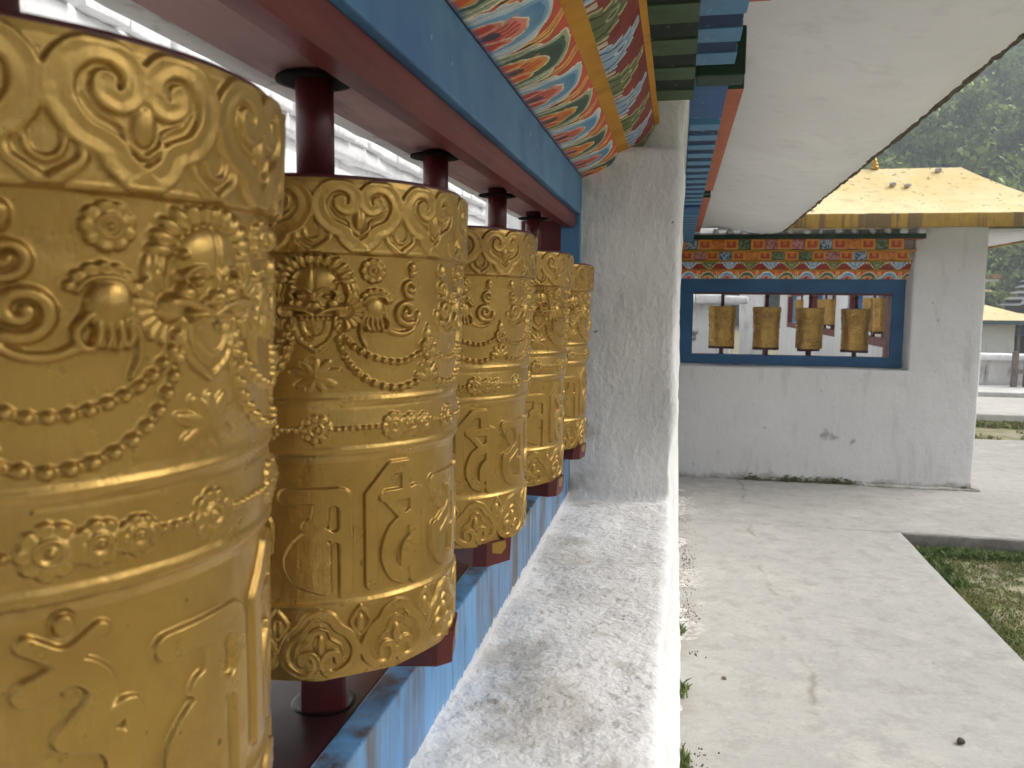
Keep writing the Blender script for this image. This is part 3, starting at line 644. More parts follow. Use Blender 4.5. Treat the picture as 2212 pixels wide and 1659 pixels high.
def mat_flower(name, base, petal):
    nb = NB(name); n = nb.n('ShaderNodeTexVoronoi'); n.inputs['Scale'].default_value = 34; nb.l(nb.P, n.inputs['Vector'])
    c = nb.mix(nb.ramp(nb.noise(52, 4, .7), .47, .53), base, petal); c = nb.mix(nb.ramp(n.outputs['Distance'], .10, .2, (1, 1, 1, 1), (0, 0, 0, 1)), c, tuple(v*1.15 for v in petal[:3])+(1,))
    return nb.fin(c, .6, 0, .3)
M_fl = [mat_flower('orange_flower_paint', (.55, .14, .03, 1), (.70, .28, .06, 1)), mat_flower('blue_flower_paint', (.035, .10, .22, 1), (.42, .52, .62, 1)),
        mat_flower('pink_flower_paint', (.34, .11, .12, 1), (.58, .30, .29, 1)), mat_flower('green_flower_paint', (.06, .10, .05, 1), (.20, .27, .14, 1))]
def dentil_mesh(name, wdt, d0, d1, z0, z1, kind, bottom, side):
    """one projecting cornice block: painted square on the face, coloured underside; along local s"""
    V = []; F = []; 
    for s in (-wdt/2, wdt/2):
        for d, z in ((d0, z0), (d1, z0), (d1, z1), (d0, z1)): V.append((d, s, z))
    F = [(0, 4, 5, 1), (1, 5, 6, 2), (0, 1, 2, 3), (4, 7, 6, 5), (3, 2, 6, 7)]
    me = bpy.data.meshes.new(name)
    me.from_pydata(V, [], F)
    for m in (bottom, kind, side): me.materials.append(m)
    me.polygons.foreach_set('material_index', [0, 1, 2, 2, 2])
    uv = me.uv_layers.new(name='UVMap'); 
    for i, li in enumerate(me.polygons[1].loop_indices): uv.data[li].uv = ((0, 0), (1, 0), (1, 1), (0, 1))[i]
    me.update(); return me

def cornice(root, to3, rot, P, s_lot, s_step, s_r2, s_r1, slabs, per2, per1, fine, dull, lot_per, step_per, flip, nvl, ends):
    cr = empty('cornice'); cr.parent = root
    mp = panel('lotus_band', P['lot'], to3, s_lot[0], s_lot[1], fine, nvl, lotus_paint, lot_per, cr, dull=dull)
    panel('stepped_flower_band', P['step'], to3, s_step[0], s_step[1], fine, max(8, int(nvl*.85)), step_paint, step_per, cr, flip=flip, dull=dull)
    for q in P['yel']: prism('yellow_strip', q, to3, s_step[0], s_step[1], M_yel, cr)
    for (nm, rng_, per, d0, d1, z0, z1, back_d, cols, bot, rec, wd, off) in (
            ('row2', s_r2, per2, P['r2'][0], P['r2'][1], P['r2'][2], P['r2'][3], P['r2'][4], 2, M_lgreen, M_dgreen, .5, 0.0), ('row1', s_r1, per1, P['r1'][0], P['r1'][1], P['r1'][2], P['r1'][3], P['r1'][4], 1, M_lblue, M_dblue, .52, .5)):
        for (a, b) in rng_:
            me = dentil_mesh('dentil_block', per*wd, d0, d1, z0, z1, M_dfront, bot, bot if rot == 0 else M_yel)
            n = int((b-a)/per)
            for i in range(n):
                s = a+(i+.5+off*.0)*per
                o = bpy.data.objects.new('dentil_block', me); link(o, cr); o.location = to3(0, s, 0); o.rotation_euler = (0, 0, rot)
                # recessed panel between two blocks
                mf = M_fl[(i*3+cols+(i//4)) % 4]; g0, g1 = s+per*wd/2, s+per*(1-wd/2)
                if i < n-1: prism('recess_panel', [(d0, z0+.0025), (back_d, z0+.0025), (back_d, z1-.002), (d0, z1-.002)], to3, g0+.001, g1-.001, rec, cr, mats=[rec, mf], fm=[0, 1, 0, 0])
    for a, b in P['r2y']: pass
    for (a, b) in slabs:
        prism('cornice_slab', P['slab'], to3, a, b, M_slabg, cr, mats=[M_slabg, M_orange], fm=[1, 0, 0, 0])
    return cr

# ------------------------------------------------------------------ near gallery
gal = empty('wheel_gallery', (0, 3, -1.60)); tag(gal, 'whitewashed prayer wheel wall with painted cornice running away from the camera', 'wall')
def under(o): return o
gal_off = Vector((0, -3, 1.60))
G = empty('masonry'); G.parent = gal; G.location = gal_off
def batter(co):
    k = np.clip((-.45-co[:, 2])/1.1, 0, 1); m = co[:, 0] > -.15; co[m, 0] += (.045*k+.006*vnoise(co, 1.3, 2))[m]; return co
prof = [(-7.0, -1.62), (7.56, -1.62), (7.56, .60), (1.97, .60), (1.97, .342), (1.862, .342), (1.862, -.447), (-7.0, -.447)]
rough_solid('plaster_wall', prof, lambda p, t: (t, p[0], p[1]), -.37, 0, M_gal, G, bevel=.013, seg=3, step=.026, amp=.0095, freq=8, cutbox=(None, (-.2, 4.0), None), shape=batter)
box('lintel_plaster', -.372, -.232, -7.0, 1.96, .2785, .64, M_gal, G)
box('lintel_core', -.2315, -.125, -7.0, 1.96, .345, .64, M_gal, G)
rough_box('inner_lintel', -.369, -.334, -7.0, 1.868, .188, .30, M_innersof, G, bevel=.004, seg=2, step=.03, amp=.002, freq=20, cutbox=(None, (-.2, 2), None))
fr = empty('window_frame'); fr.parent = gal; fr.location = gal_off
box('blue_top_rail', -.262, -.219, -7.0, 1.866, .1945, .277, M_blue, fr, .002)
prism('red_rail', [(-.262, .193), (-.262, .170), (-.256, .165), (-.236, .165), (-.2285, .174), (-.2285, .193)], lambda d, s, z: (d, s, z), -7.0, 1.838, M_red, fr)
box('axle_board', -.336, -.2625, -7.0, 1.838, .182, .200, M_board, fr, .001)
box('blue_bottom_rail', -.262, -.2355, -7.0, 1.866, -.462, -.350, M_bluelow, fr, .002)
box('sill_board', -.362, -.2625, -7.0, 1.838, -.376, -.3525, M_sill, fr, .002)
box('sill_base', -.358, -.2640, -7.0, 1.87, -.47, -.378, M_maroon, fr)
box('blue_jamb', -.2619, -.2190, 1.8385, 1.8655, -.3495, .194, M_blue, fr, .002)
box('maroon_jamb', -.352, -.2625, 1.8390, 1.8650, -.3515, .181, M_maroon, fr, .002)
nearmap = lambda d, s, z: (d, s, z)
PN = dict(lot=[(-.2185, .2775), (-.188, .288), (-.155, .306), (-.138, .330)], step=[(-.117, .3405), (-.098, .352), (-.078, .378), (-.064, .407)],
          yel=[[(-.140, .3295), (-.1165, .3385), (-.1165, .352), (-.142, .345)], [(-.066, .4055), (-.0545, .4095), (-.0545, .424), (-.068, .42)]],
          r2=(-.056, .018, .4115, .487, .015), r1=(.016, .099, .490, .575, .0955), r2y=[], slab=[(.08, .5785), (.157, .5785), (.157, .622), (.08, .622)])
cn = cornice(gal, nearmap, 0, PN, (-.25, 1.872), (-.25, 1.96), [(-.25, 1.865)], [(-.27, 1.83), (2.34, 4.40), (4.72, 6.82)], [(-7.0, 1.70), (2.36, 4.42), (4.70, 6.9)], .157, .150, .0016, .95, .137, .143, True, 64, None)
cn.location = gal_off
box('green_end_cap', .024, .124, 1.835, 1.925, .479, .58, M_slabg, cn, .004)
for y in (2.22, 4.48):
    if y > 3: box('green_end_cap', .080, .150, y, y+.085, .573, .625, M_slabg, cn, .004)
    box('plain_blue_panel', .014, .098, y-.31 if y < 3 else y-.06, y+.105, .496, .572, M_mblue, cn)
box('cornice_core', -.19, .010, -7.0, 7.4, .495, .640, M_gal, cn)
# eave: curved plaster soffit, drip edge and roof slab
ev = empty('eave'); ev.parent = gal; ev.location = gal_off
ss = np.linspace(-7.0, 6.86, 200); sec = catmull([(.08, .665), (.18, .668), (.33, .636), (.50, .598), (.65, .584), (.735, .602)], 6)
P = np.zeros((len(sec), len(ss), 3)); kk = np.clip((ss-2.0)/4.8, -.5, 1)
P[..., 0] = sec[:, 0:1]*(1+.085*kk)[None]; P[..., 1] = ss[None]; P[..., 2] = sec[:, 1:2]*(1-.045*kk)[None]
P[..., 2] += fbm(P, 2.2, 3, 21)*.008
grid('soffit', P, M_soffit, ev, flip=False)
top = P.copy(); top[..., 2] += .085; grid('roof_slab', top[:, :, :], M_far, ev, flip=True)
E_ = P[-1]; prof8 = [(.0, -.004), (.010, -.002), (.018, .03), (.012, .09), (-.01, .095), (-.012, .0)]
Q = np.zeros((len(prof8)+1, len(ss)*6, 3)); s3 = np.linspace(0, len(ss)-1, len(ss)*6)
for i, (dx, dz) in enumerate(prof8+prof8[:1]):
    for a in range(3): Q[i, :, a] = np.interp(s3, np.arange(len(ss)), E_[:, a])
    Q[i, :, 0] += dx; Q[i, :, 2] += dz
Q[..., 0] += fbm(Q, 24, 4, 31)*.008; Q[..., 2] += fbm(Q, 24, 4, 37)*.010
grid('drip_edge', Q, M_moss, ev)
pe = P[:, -1]; q2 = pe.copy(); q2[:, 2] += .085; grid('eave_end', np.stack([pe, q2]), M_soffit, ev)

# ------------------------------------------------------------------ far gallery (across the path)
YF = 7.5
fg = empty('far_gallery', (1.2, 7.7, -1.60)); tag(fg, 'whitewashed far gallery wall with blue framed wheel window and yellow hipped roof', 'building')
fo = -Vector(fg.location)
FM = empty('masonry'); FM.parent = fg; FM.location = fo
rough_solid('plaster_wall', [(-.36, -1.62), (2.5, -1.62), (2.5, .66), (1.942, .66), (1.942, -.553), (-.36, -.553)], lambda p, t: (p[0], t, p[1]), YF, YF+.37, M_far, FM, bevel=.016, seg=3, step=.05, amp=.005, freq=5)
box('lintel_wall', -.36, 1.95, YF+.222, YF+.37, .2225, .66, M_far, FM)
rough_box('wall_footing', 1.62, 2.56, YF-.045, YF+.3, -1.62, -1.545, M_far, FM, bevel=.012, seg=2, step=.05, amp=.008, freq=9)
ff = empty('window_frame'); ff.parent = fg; ff.location = fo
y0, y1 = YF+.215, YF+.262
box('top_rail', -.02, 1.940, y0, y1, .103, .222, M_bluefar, ff, .003); box('bottom_rail', -.02, 1.944, y0, y1, -.549, -.460, M_bluefar, ff, .003)
box('left_stile', -.02, .136, y0+.002, y1, -.4595, .1025, M_bluefar, ff, .003); box('right_stile', 1.838, 1.941, y0+.002, y1, -.4595, .1025, M_bluefar, ff, .003)
box('red_rail', .137, 1.837, y0+.006, y1, .084, .1022, M_maroon, ff); box('axle_board', .0, 1.94, y1+.001, y1+.10, .092, .11, M_maroon, ff); box('sill_board', .0, 1.94, y1+.001, y1+.11, -.49, -.4625, M_maroon, ff)
box('inner_jamb', 1.81, 1.838, y1+.001, y1+.10, -.4615, .0915, mat_paint('pink_worn_jamb', (.36, .22, .21, 1), (.28, .16, .15, 1), .6), ff)
farmap = lambda d, s, z: (s, YF-d, z)
PF = dict(lot=[(-.2135, .2235), (-.19, .236), (-.155, .258), (-.138, .291)], step=[(-.117, .3055), (-.098, .316), (-.078, .345), (-.066, .3685)],
          yel=[[(-.140, .2905), (-.1165, .2905), (-.1165, .306), (-.142, .306)], [(-.068, .3675), (-.040, .3675), (-.040, .380), (-.068, .380)], [(-.03, .452), (.035, .452), (.035, .4665), (-.03, .4665)]],
          r2=(-.056, .018, .3805, .4515, .008), r1=(.0, .100, .467, .5505, .086), r2y=[], slab=[(-.05, .551), (.135, .551), (.135, .590), (-.05, .590)])
cf = cornice(fg, farmap, -math.pi/2, PF, (-.02, 1.938), (-.06, 1.945), [(-.05, 1.95)], [(-.12, 1.965)], [(-.16, 1.985)], .222, .222, 0.0045, 1.35, .170, .175, False, 26, None)
cf.location = fo
box('cornice_core', -.3, 1.9415, YF+.058, YF+.21, .3815, .62, M_far, cf); box('cornice_end', 1.9455, 1.975, YF-.012, YF+.06, .36, .55, M_far, cf)
for i in range(15):
    x = .16+i*.128+random.uniform(-.02, .02); r = random.uniform(.024, .034)
    o = lathe('rafter_end', [(r*.5, -.02), (r, -.012), (r*1.05, .006), (r*.7, .024), (r*.2, .032)], M_far, cf, 10); o.location = (x, YF-.10+random.uniform(-.02, .02), .612)
# hipped roof with a slack curve
rf = empty('roof'); rf.parent = fg; rf.location = fo
def mat_roof():
    nb = NB('yellow_roof_paint'); n1 = nb.noise(1.8, 6, .65); n2 = nb.noise(1, 6, .7, nb.mapping((5, 9, 9))); n3 = nb.noise(22, 4, .6)
    c = nb.mix(nb.ramp(n1, .35, .65), (.74, .57, .26, 1), (.79, .67, .40, 1))
    c = nb.mix(nb.math('MULTIPLY', nb.ramp(n2, .55, .68), .5), c, (.44, .34, .20, 1)); c = nb.mix(nb.math('MULTIPLY', nb.ramp(n3, .62, .68), .75), c, (.12, .09, .06, 1))
    nb.bump(n3, .3, .003); return nb.fin(c, .75, 0, .3)
M_roof = mat_roof()
def mat_fascia():
    nb = NB('mustard_fascia'); c = nb.mix(nb.ramp(nb.noise(4, 4, .6), .35, .65), (.46, .285, .045, 1), (.38, .225, .04, 1))
    st = nb.ramp(nb.noise(1, 4, .6, nb.mapping((11, 11, .6))), .47, .55); fn = nb.ramp(nb.noise(1, 4, .7, nb.mapping((26, 26, 8))), .38, .58)
    c = nb.mix(nb.math('MULTIPLY', nb.math('MAXIMUM', nb.math('MULTIPLY', st, .85), nb.math('MULTIPLY', fn, .35)), .9), c, (.115, .085, .058, 1))
    nb.bump(fn, .4, .004); return nb.fin(c, .75, 0, .3)
M_fascia = mat_fascia()
EX0, EX1, EY0, EY1, RZ, EZ = .70, 3.12, 6.80, 8.62, 1.17, .690
RY, RX1 = 7.71, 2.32
def roofz(t): return EZ+(RZ-EZ)*(t**1.55*.75+t*.25)
tt = np.linspace(0, 1, 14); xs = np.linspace(0, 1, 60)
def slope(side):
    P = np.zeros((len(tt), len(xs), 3))
    for i, t in enumerate(tt):
        xr = EX1+(RX1-EX1)*t; z = roofz(t)
        if side == 'front': P[i, :, 0] = EX0+(xr-EX0)*xs; P[i, :, 1] = EY0+(RY-EY0)*t
        elif side == 'back': P[i, :, 0] = EX0+(xr-EX0)*xs; P[i, :, 1] = EY1+(RY-EY1)*t
        else: P[i, :, 0] = xr; ya, yb = EY0+(RY-EY0)*t, EY1+(RY-EY1)*t; P[i, :, 1] = ya+(yb-ya)*xs
        P[i, :, 2] = z
    P[..., 2] += fbm(P, 3, 3, 51)*.003; return P
grid('front_slope', slope('front'), M_roof, rf); grid('back_slope', slope('back'), M_roof, rf, flip=True); grid('right_hip', slope('hip'), M_roof, rf)
rough_box('front_fascia', EX0, EX1+.03, EY0-.03, EY0+.02, .592, .696, M_fascia, rf, bevel=.006, seg=2, step=.06, amp=.004, freq=9)
rough_box('side_fascia', EX1-.018, EX1+.034, EY0+.021, 15.0, .594, .694, M_fascia, rf, bevel=.006, seg=2, step=.12, amp=.004, freq=9)
box('front_soffit', -.3, EX1-.02, EY0+.022, YF+.02, .662, .688, M_soffit, rf); box('side_soffit', 2.46, EX1-.02, YF+.022, 15.0, .608, .64, M_soffit, rf)
Ps = np.zeros((14, 40, 3)); Ps[..., 0] = (EX1+(RX1-EX1)*tt)[:, None]; Ps[..., 1] = np.linspace(8.0, 15, 40)[None]; Ps[..., 2] = np.array([roofz(t)-.01 for t in tt])[:, None]
grid('side_slope', Ps, M_roof, rf)
lathe('finial', [(.028, 0), (.034, .01), (.036, .026), (.022, .032), (.030, .040), (.030, .052), (.018, .058), (.022, .066), (.018, .08), (.004, .105)], M_gold, rf, 18, cx=1.63, cy=RY).location = (0, 0, 1.165)
mesh('ridge_cap', [(1.36, RY-.03, 1.168), (1.52, RY-.03, 1.172), (1.40, RY, 1.232), (1.30, RY, 1.225), (1.36, RY+.05, 1.168), (1.52, RY+.05, 1.172)], [(0, 1, 2, 3), (4, 3, 2, 5), (0, 3, 4), (1, 5, 2)], M_yel, rf)
for (px, t) in ((1.72, .70), (1.83, .68), (2.12, .93)):
    b = bmesh.new(); bmesh.ops.create_icosphere(b, subdivisions=2, radius=.028)
    for v in b.verts: v.co += Vector((random.uniform(-.006, .006), random.uniform(-.006, .006), random.uniform(-.006, .006)))
    o = from_bm('roof_stone', b, mat_simple('pale_stone', (.5, .48, .45, 1), (.35, .33, .32, 1), 20), None, True); o.location = (px, EY0+(RY-EY0)*t-.01, roofz(t)+.018); o.scale = (1, 1, .7)
    tag(o, 'small pale stone lying on the yellow roof slope, ' + ('left of the pair' if px < 1.8 else 'right of the pair' if px < 2 else 'close under the ridge end'), 'stone', 'stones on the yellow roof')
# wheels in the far window
for k, x in enumerate((.402, .795, 1.170, 1.560)):
    put_wheel(x, y1+.055, -.4610+.0-.004*k, math.radians((-90, -65, -40, -100)[k]), ('gold prayer wheel leftmost in the far blue window', 'gold prayer wheel second from left in the far blue window', 'gold prayer wheel third from left in the far blue window', 'gold prayer wheel rightmost in the far blue window')[k], 'prayer wheels in the far window')
# side wall of the far court, seen through that window
SW = empty('side_wall'); SW.parent = fg; SW.location = fo
box('low_wall', 2.13, 2.498, YF+.372, 18.4, -1.60, -.447, M_court, SW); box('high_wall', 2.13, 2.498, YF+.372, 18.4, .285, .606, M_court, SW)
wins = ((9.0, 11.2), (12.0, 14.2), (15.0, 17.2)); e0 = YF+.372
for a, b in wins+((18.4, 0),):
    box('pier', 2.131, 2.497, e0, a, -.4465, .2845, M_court, SW); e0 = b
for i, (a, b) in enumerate(wins):
    box('blue_lintel', 2.235, 2.30, a+.001, b-.001, .19, .2845, M_blue, SW); box('red_lintel', 2.2, 2.234, a+.001, b-.001, .15, .2845, M_red, SW)
    box('blue_sill', 2.235, 2.27, a+.001, b-.001, -.4465, -.36, M_bluelow, SW); box('red_sill', 2.15, 2.234, a+.001, b-.001, -.4465, -.3605, M_red, SW)
    box('blue_jamb', 2.236, 2.30, b-.05, b-.002, -.359, .189, M_blue, SW); box('red_jamb', 2.15, 2.235, b-.04, b-.002, -.36, .149, M_red, SW)
    for j, yy in enumerate(((10.05, 9.55), (13.2, 12.6), (15.7,))[i]):
        put_wheel(2.2, yy, -.3600, random.uniform(0, 6), (('gold wheel of the court side wall, left of the pair behind the rightmost far wheel', 'gold wheel of the court side wall, right of the pair behind the rightmost far wheel'),
            ('gold wheel of the court side wall, left of two glimpsed beyond the third far wheel', 'gold wheel of the court side wall, right of two glimpsed beyond the third far wheel'),
            ('gold wheel deepest in the court, glimpsed left of the third far wheel',))[i][j], 'wheels of the court side wall')

# ------------------------------------------------------------------ courtyard behind the wheels
ch = empty('white_shrine', (-4.1, 4.5, -1.60)); tag(ch, 'bright white stepped shrine in the court behind the wheels', 'shrine'); co_ = -Vector(ch.location)
CH = empty('body'); CH.parent = ch; CH.location = co_
rough_box('base', -7.2, -3.2, -3.0, 16.0, -1.7, 1.24, M_court, CH, bevel=.03, seg=2, step=.14, amp=.02, freq=3)
rough_box('upper_step', -7.0, -3.45, -2.6, 15.6, 1.2, 1.46, M_court, CH, bevel=.03, seg=2, step=.14, amp=.02, freq=3)
rough_box('cornice_ledge', -7.1, -3.32, -2.8, 15.8, 1.44, 1.60, M_court, CH, bevel=.03, seg=2, step=.12, amp=.025, freq=4)
rough_box('dome_block', -6.8, -3.75, -2.4, 15.2, 1.58, 4.2, M_court, CH, bevel=.05, seg=2, step=.2, amp=.03, freq=2)
for i in range(38):
    y = -.6+i*.43; rough_box('coping_stone', -3.75+random.uniform(0, .05), -3.24+random.uniform(-.03, .03), y, y+.40, 1.585, 1.70+random.uniform(-.02, .03), M_court, CH, bevel=.02, seg=2, step=.1, amp=.018, freq=6)
s2 = empty('court_shrine', (.1, 11.6, -1.60)); tag(s2, 'white stone shrine with rough ledge, seen through the far window\'s left side', 'shrine'); so = -Vector(s2.location)
SB = empty('body'); SB.parent = s2; SB.location = so
M_court2 = mat_plaster('whitewash_sooted', (.82, .82, .82, 1), (.34, .32, .29, 1), .5, 1.5, .7, spots=[(.20, 9.9, -.36, .05), (.19, 9.9, -.42, .035)], spotcol=(.03, .025, .025, 1), spotfac=1.)
rough_box('base', -2.6, .62, 9.9, 13.5, -1.7, .02, M_court2, SB, bevel=.03, seg=2, step=.12, amp=.02, freq=4)
for i in range(9): rough_box('ledge_stone', -1.9+i*.30, -1.9+i*.30+.285, 9.78+random.uniform(-.03, .03), 10.4, .0, .085+random.uniform(-.015, .03), M_court, SB, bevel=.02, seg=2, step=.08, amp=.014, freq=8)
rough_box('upper_body', -2.4, .42, 10.1, 13.2, .06, 1.5, M_court, SB, bevel=.03, seg=2, step=.15, amp=.02, freq=4)
o = rough_box('white_pier', .96, 1.30, 13.2, 13.6, -1.65, .7, M_court, None, bevel=.02, seg=2, step=.15, amp=.008, freq=5)
tag(o, 'white square pier standing inside the far court, behind the second far wheel', 'pier')

# ------------------------------------------------------------------ ground, paths
GR = -1.572
def mat_ground():
    nb = NB('sandy_turf'); a = nb.noise(.9, 6, .65); b = nb.noise(5, 6, .65); f = nb.noise(60, 5, .7)
    c = nb.mix(nb.ramp(b, .42, .60), (.33, .29, .20, 1), (.20, .215, .085, 1)); c = nb.mix(nb.math('MULTIPLY', nb.ramp(a, .45, .62), .7), c, (.37, .33, .255, 1))
    c = nb.mix(nb.math('MULTIPLY', nb.ramp(f, .5, .7), .5), c, (.17, .15, .09, 1)); nb.bump(b, .5, .03); nb.bump(f, .6, .008)
    return nb.fin(c, .95, 0, .2)
M_ground = mat_ground()
n = 140; gx = np.sign(np.linspace(-1, 1, n))*np.abs(np.linspace(-1, 1, n))**3*180; gy = gx.copy()
Pg = np.zeros((n, n, 3)); Pg[..., 0] = gx[None]; Pg[..., 1] = gy[:, None]; Pg[..., 2] = GR-.115+fbm(Pg, .6, 4, 61)*.02
tag(grid('ground', Pg, M_ground), kind='structure')
tag(rough_box('path', -.45, 1.566, -9.0, 6.004, GR-.35, GR, M_concrete, None, bevel=.012, seg=2, step=.07, amp=.0035, freq=3), kind='structure')
tag(rough_box('cross_path', -1.9, 14.0, 6.007, 10.55, GR-.35, GR+.003, M_concrete, None, bevel=.014, seg=2, step=.12, amp=.004, freq=3), kind='structure')
tag(rough_box('kerb', 1.575, 13.9, 5.982, 6.012, GR-.3, GR-.006, mat_simple('grimy_kerb', (.22, .205, .18, 1), (.13, .12, .10, 1), 9, .95, .7, .01), None, bevel=.006, seg=2, step=.06, amp=.005, freq=9), kind='structure')
M_conc2 = mat_simple('old_concrete', (.56, .535, .48, 1), (.47, .45, .41, 1), 2.5, .92, .5, .02)
tag(rough_box('far_path', 1.5, 26.0, 12.9, 15.4, GR-.4, GR+.02, M_conc2, None, bevel=.02, seg=2, step=.3, amp=.008, freq=2), kind='structure')
tag(rough_box('white_platform', 3.0, 24.0, 16.05, 17.5, GR-.3, GR+.045, mat_simple('platform_concrete', (.66, .65, .62, 1), (.56, .54, .5, 1), 2), None, bevel=.02, seg=2, step=.3, amp=.01, freq=2), kind='structure')
tag(rough_box('court_floor', -9.0, -.375, -7, 9.0, GR-.4, GR-.03, M_conc2, None, bevel=.01, seg=2, step=.5, amp=.004, freq=2), kind='structure')
tag(rough_box('far_court_floor', -1.8, 2.128, 10.56, 18.4, GR-.4, GR-.01, M_conc2, None, bevel=.01, seg=2, step=.5, amp=.004, freq=2), kind='structure')

# grass and weeds, too many to count
def tufts(name, pts, h, spread, per, mat, seedv=0, wide=.0035):
    r = np.random.default_rng(seedv); n = len(pts)*per; base = np.repeat(pts, per, 0)+np.c_[r.normal(0, spread, (n, 2)), np.zeros(n)]
    hh = h*r.uniform(.4, 1.2, n); a = r.uniform(0, 2*np.pi, n); le = r.uniform(.1, 1.1, n)*hh; wd = wide*r.uniform(.6, 1.6, n); b = a+r.uniform(.8, 2.2, n)
    d = np.c_[np.cos(b)*wd, np.sin(b)*wd, 0*wd]; tip = base+np.c_[np.cos(a)*le, np.sin(a)*le, hh]; mid = base+np.c_[np.cos(a)*le*.35, np.sin(a)*le*.35, hh*.6]
    V = np.stack([base-d, base+d, mid+d*.8, tip, mid-d*.8], 1).reshape(-1, 3); i = np.arange(n)*5
    F = np.stack([i, i+1, i+2, i+3, i+4], 1)
    me = bpy.data.meshes.new(name); me.vertices.add(len(V)); me.vertices.foreach_set('co', V.reshape(-1).astype(np.float32)); me.loops.add(F.size); me.loops.foreach_set('vertex_index', F.reshape(-1).astype(np.int32))
    me.polygons.add(len(F)); me.polygons.foreach_set('loop_start', np.arange(0, F.size, 5, dtype=np.int32)); me.update(calc_edges=True); me.materials.append(mat)
    return link(bpy.data.objects.new(name, me))
def mat_leaf(name, a, b, sc=30):
    nb = NB(name); c = nb.mix(nb.ramp(nb.noise(sc, 4, .6), .35, .65), a, b); m = nb.fin(c, .7, 0, .3); return m
M_grass = mat_leaf('short_grass', (.17, .22, .06, 1), (.30, .285, .13, 1), 3.5); M_weed = mat_leaf('green_weeds', (.12, .19, .05, 1), (.20, .25, .08, 1), 14)
def scatter(n, x0, x1, y0, y1, z, thr, seed, sc=2.2):
    p = np.c_[rng.uniform(x0, x1, n), rng.uniform(y0, y1, n), np.full(n, z)]; k = fbm(p, sc, 4, seed) > thr; return p[k]
pts = np.concatenate([scatter(11000, 1.575, 4.6, 2.0, 5.99, GR-.11, -.10, 71), scatter(900, 1.57, 1.75, 2.0, 5.99, GR-.11, -.4, 72), scatter(1500, 1.60, 4.5, 5.62, 5.98, GR-.11, -.05, 73)])
tag(tufts('grass', pts, .016, .016, 9, M_grass, 1), 'short patchy grass on sandy soil right of the path', 'grass', kind='stuff')
pts = np.concatenate([scatter(1500, 1.62, 3.6, 5.80, 5.975, GR-.11, .0, 75), scatter(260, 1.6, 1.75, 5.2, 5.95, GR-.11, -.1, 76)])
tag(tufts('weeds', pts, .045, .012, 5, M_weed, 2, .006), 'low green weeds along the foot of the kerb', 'weeds', kind='stuff')
pts = np.concatenate([scatter(4000, 2.6, 8.5, 10.6, 12.85, GR-.11, .05, 77), scatter(1500, 3.5, 9, 12.4, 12.88, GR-.11, -.2, 78), scatter(2400, 3.5, 10, 15.42, 16.0, GR-.11, -.2, 79)])
tag(tufts('far_grass', pts, .05, .03, 5, M_grass, 3, .010), 'patchy grass strips between the farther paths', 'grass', kind='stuff')
M_mossg = mat_leaf('wall_moss', (.14, .15, .06, 1), (.21, .21, .10, 1), 20)
mp = []
for (x, wdt, k) in ((.72, .06, 60), (.98, .05, 60), (1.12, .12, 90), (1.42, .09, 90), (1.34, .05, 40), (2.46, .03, 30)): mp.append(np.c_[rng.normal(x, wdt, k), np.full(k, YF-.012), GR+np.abs(rng.normal(0, .022, k))])
tag(tufts('wall_moss', np.concatenate(mp), .009, .008, 12, M_mossg, 4, .004), 'dark moss clinging to the foot of the far wall', 'moss', kind='stuff')
pts = np.c_[np.full(60, .055)+rng.normal(0, .012, 60), rng.choice([2.72, 3.25, 3.27, 2.74, 3.9], 60)+rng.normal(0, .03, 60), np.full(60, GR)]
tag(tufts('wall_weeds', pts, .035, .008, 4, M_weed, 5, .004), 'tiny weeds at the foot of the near wall', 'weeds', kind='stuff')
M_pebble = mat_simple('dark_pebble', (.10, .075, .055, 1), (.05, .04, .03, 1), 40)
def stone(name, loc, r, sc, mat, label, cat, seed):
    rr = random.Random(seed); b = bmesh.new(); bmesh.ops.create_icosphere(b, subdivisions=2, radius=r)
    for v in b.verts: v.co *= 1+rr.uniform(-.16, .16)
    o = from_bm(name, b, mat, None, True); o.location = loc; o.scale = sc; return tag(o, label, cat)
stone('pebble', (1.045, 3.08, GR+.010), .014, (1, 1, .8), M_pebble, 'round dark pebble lying on the path near the bottom right', 'pebble', 1)
stone('pebble', (.235, 3.42, GR+.006), .009, (1.2, 1, .7), mat_simple('brown_pebble', (.22, .15, .09, 1), (.15, .1, .06, 1), 40), 'tiny brown pebble on the path close to the near wall', 'pebble', 2)
stone('flat_stone', (2.28, 4.98, GR-.10), .07, (1.5, .8, .35), mat_simple('grey_stone', (.20, .18, .15, 1), (.13, .12, .1, 1), 12), 'flat grey stone half sunk in the grass', 'stone', 3)
# earth and crumbs swept against the near wall
cr = np.c_[np.abs(rng.normal(.06, .035, 700))+.03, rng.uniform(2.6, 6.2, 700), np.full(700, GR)]; cr = cr[fbm(cr*np.array([.2, 1, 1]), 1.6, 3, 90) > -.05]
V = []; F = []
for i, c in enumerate(cr):
    r = random.uniform(.002, .007); b = len(V)
    for a in range(4): V.append((c[0]+r*math.cos(a*1.57+i), c[1]+r*1.5*math.sin(a*1.57+i), c[2]-.002))
    V.append((c[0], c[1], c[2]+r*.8)); F += [(b, b+1, b+4), (b+1, b+2, b+4), (b+2, b+3, b+4), (b+3, b, b+4)]
tag(mesh('earth_crumbs', V, F, M_pebble), 'loose earth and crumbs along the foot of the near wall', 'earth', kind='stuff')

